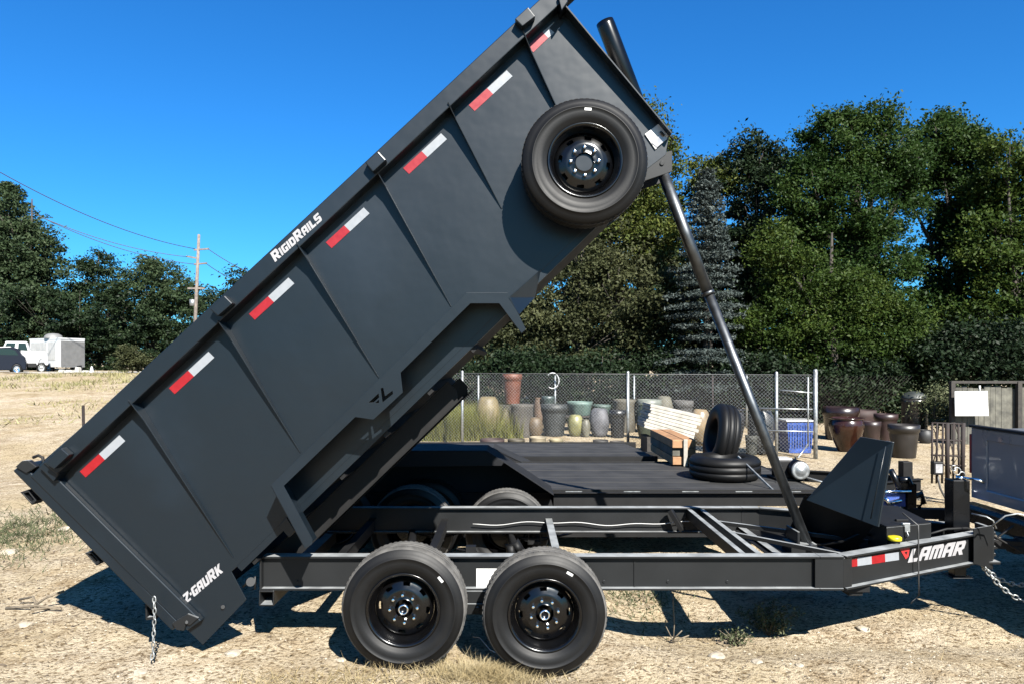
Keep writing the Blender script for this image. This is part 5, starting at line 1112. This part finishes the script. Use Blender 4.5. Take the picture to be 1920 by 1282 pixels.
# ------------------------------------------------------------------ grass, weeds, stones
def blades(n, fx, hgt, wd, lm, name, label=None, lean=.5):
    xy = fx(n); n = len(xy); z = np.array([gz(x, y) for x, y in xy]); c = np.concatenate([xy, z[:, None]], 1)
    a = rng.uniform(0, 2*math.pi, n); h = hgt*rng.uniform(.4, 1.2, n); d = np.stack([np.cos(a), np.sin(a), np.zeros(n)], 1)
    ln_ = rng.normal(size=(n, 2))*lean; tip = c+np.stack([ln_[:, 0]*h, ln_[:, 1]*h, h], 1); w_ = wd*rng.uniform(.6, 1.3, n)[:, None]
    q = np.stack([c-d*w_, c+d*w_, tip], 1).reshape(-1, 3); o = npmesh(name, q, 3, LM[lm]); tag(o, label, kind='stuff'); return o
def band(x0, x1, y0, y1, patch=0, thr=0):
    def f(n):
        p = np.stack([rng.uniform(x0, x1, n), rng.uniform(y0, y1, n)], 1)
        if patch: p = np.array([q for q in p if noise.noise(Vector((q[0]*patch, q[1]*patch, 7))) > thr])
        return p
    return f
blades(26000, band(-4.2, .3, 18.6, 23, .5, -.35), .62, .008, 'grass', 'tall_grass', lean=.28)
blades(9000, band(-3.2, -.4, 18.4, 19.6), .85, .008, 'grass', 'tall_grass', lean=.3)
blades(12000, band(-30, -8, 18, 40, .35, .10), .13, .02, 'strawy', 'field_grass', lean=.9)
blades(3500, band(-25, -17, 30, 41, .5, .05), .25, .02, 'strawy', 'field_grass', lean=.7)
def weedpatch(cx, cy, s, n_): return lambda n: np.stack([rng.normal(cx, s, n), rng.normal(cy, s*1.4, n)], 1)
blades(2600, weedpatch(-5.7, 8.2, .55, 0), .10, .006, 'weed', 'low_weeds', lean=.9)
blades(900, weedpatch(1.0, 6.6, .3, 0), .05, .006, 'weed', 'low_weeds', lean=1.0)
# dry straw by the wheels
def straw(n):
    a = np.stack([rng.normal(-.15, .17, n), rng.normal(4.55, .07, n)], 1); b = np.stack([rng.uniform(-1.7, .1, n), rng.normal(4.40, .09, n)], 1); return np.concatenate([a[:n*2//3], b[:n//3]])
blades(3400, straw, .075, .0024, 'drygrass', 'dry_straw', lean=1.3)
blades(1400, band(-4.5, 6, 3.6, 6.6, 1.1, .12), .035, .0025, 'drygrass', 'dry_straw', lean=1.3)
def litter(n):
    x = rng.uniform(-7, 7, n*3); y = 3.4+rng.random(n*3)**1.3*12; k = [i for i in range(n*3) if noise.noise(Vector((x[i]*.8, y[i]*1.1, 31))) > .02-.12*(x[i] < -2)][:n]
    x, y = x[k], y[k]; c = np.stack([x, y, [gz(a, b)+.004 for a, b in zip(x, y)]], 1); n = len(c)
    a = rng.uniform(0, 6.28, n); l = .006+.03*rng.random(n)**2.5; w_ = .002+.007*rng.random(n)
    d = np.stack([np.cos(a)*l, np.sin(a)*l, rng.uniform(-.2, .5, n)*l], 1); e = np.stack([-np.sin(a)*w_, np.cos(a)*w_, w_*.4], 1)
    return np.stack([c-d, c-e, c+d, c+e], 1).reshape(-1, 3)
tag(npmesh('leaf_litter', litter(9000), 4, mat('dark_litter', (.13, .095, .06), .9)), kind='stuff')
# individual weeds
def weed_plant(px, py, h, lm, label, n=900, sp=.12, Y=None):
    Y = Y or F*H/(py-CY); X = (px-CX)/F*Y; g = gz(X, Y); root = empty('weed_plant', (X, Y, g)); tag(root, label, 'weed')
    m_ = MB(); C = []
    for k in range(12):
        a = rng.uniform(0, 6.28); e = Vector((math.cos(a)*sp*rng.uniform(.5, 1.6), math.sin(a)*sp, h*rng.uniform(.5, 1.1))); m_.tube([(0, 0, 0), e*.5+Vector((0, 0, h*.1)), e], [.004, .003, .0015], 5)
        t = rng.random(n//12); C.append(np.array(e)[None, :]*(.3+.75*t[:, None])+rng.normal(size=(n//12, 3))*.02)
    m_.build('stem', M['twig'], root); npmesh('leaves', leaf_quads(np.concatenate(C), .022*rng.uniform(.6, 1.4, sum(len(c) for c in C)), .2), 4, LM[lm], root)
weed_plant(1440, 1165, .22, 'weed', 'grey green weed growing in the trailer shadow under the tongue', 1500, .16, Y=5.55)
weed_plant(1380, 1182, .10, 'weed', 'small grey green weed beside the bigger one under the rail', 400, .10, Y=5.35)
def twig(px, py, pts, label, r=.005, Y=None):
    Y = Y or F*H/(py-CY); X = (px-CX)/F*Y; m_ = MB()
    for l in pts: m_.tube([Vector(p) for p in l], r, 6)
    o = m_.build('dry_twig', M['twig']); o.location = (X, Y, gz(X, Y)); tag(o, label, 'twig')
twig(1262, 1185, [[(0, 0, 0), (.01, 0, .15), (0, 0, .30), (.005, 0, .36)], [(0, 0, .03), (.06, -.02, .10)], [(0, 0, .02), (-.05, .02, .12), (-.05, .02, .16)], [(-.05, -.05, .0), (.14, -.1, .02)], [(-.02, 0, .01), (.12, .02, .05)]], 'thin dry stalk standing by the rail shadow right of the wheels', .0045, 5.35)
twig(70, 1140, [[(-.25, 0, .02), (0, 0, .04), (.22, -.05, .03)], [(-.05, 0, .02), (.06, .02, .10), (.18, .05, .14)], [(0, 0, .02), (-.1, .1, .08), (-.22, .12, .05)], [(.1, 0, .02), (.03, -.12, .05)]], 'dry branch on the ground at the lower left', .010)
m_ = MB(); m_.tube([(0, 0, 0), (.05, -.1, .03), (.12, -.25, .01), (.2, -.32, .0)], .003, 6); o = m_.build('loose_wire', M['whitewire']); o.location = (-.26, 4.95, .10); tag(o, 'thin pale wire trailing between the two near wheels', 'wire')
# stones: bigger ones one by one, gravel as stuff
def rock_mesh(seed, r):
    bm = bmesh.new(); bmesh.ops.create_icosphere(bm, subdivisions=3, radius=r); rs = Vector((seed*3.1, seed*1.7, 0))
    for v in bm.verts: v.co *= 1+.35*noise.noise(v.co/r*1.1+rs)+.12*noise.noise(v.co/r*3+rs); v.co.z *= .45
    me = bpy.data.meshes.new('stone'); bm.to_mesh(me); bm.free(); me.materials.append(M['stone']); return me
for i, (px, py, r, lb) in enumerate([(18, 1032, .075, 'pale flat stone at the left edge below the weeds'), (122, 992, .07, 'whitish stone close under the rear edge of the bed'), (50, 1172, .05, 'pale stone below the dry branch'), (1418, 1236, .04, 'whitish stone near the bottom edge, right of the wheels'), (1345, 1222, .055, 'flat pale stone just right of the right near wheel'), (1500, 1245, .025, 'small brown stone at the bottom right of the wheels'), (1702, 1188, .02, 'small dark stone near the shadow of the tongue'), (438, 1228, .05, 'pale stone at the shadow edge below the tailgate corner'), (262, 1262, .04, 'pale stone at the bottom left below the hanging chain'), (1618, 1152, .05, 'pale stone in the shadow under the tongue'), (640, 1240, .03, 'small stone beside the left near wheel')]):
    Y = F*H/(py-CY); X = (px-CX)/F*Y; o = link('stone', rock_mesh(i, r)); o.location = (X, Y, gz(X, Y)+r*.05); o.rotation_euler = (0, 0, i*1.3); tag(o, lb, 'stone')
def gravel(n):
    x = rng.uniform(-6, 7, n); y = 3.3+rng.random(n)**1.5*9; V = []; r = .003+.010*rng.random(n)**3
    oc = np.array([[1, 0, 0], [0, 1, 0], [-1, 0, 0], [0, -1, 0], [0, 0, .6], [0, 0, -.6]]); fc = [(0, 1, 4), (1, 2, 4), (2, 3, 4), (3, 0, 4)]
    for i in range(n):
        q = oc*r[i]*rng.uniform(.6, 1.4, (6, 1)); a = rng.random()*6; c, s_ = math.cos(a), math.sin(a); q = np.stack([q[:, 0]*c-q[:, 1]*s_, q[:, 0]*s_+q[:, 1]*c, q[:, 2]], 1)+np.array([x[i], y[i], gz(x[i], y[i])+r[i]*.15])
        for f in fc: V += [q[f[0]], q[f[1]], q[f[2]]]
    return np.array(V)
tag(npmesh('gravel', gravel(14000), 3, M['stone']), kind='stuff')
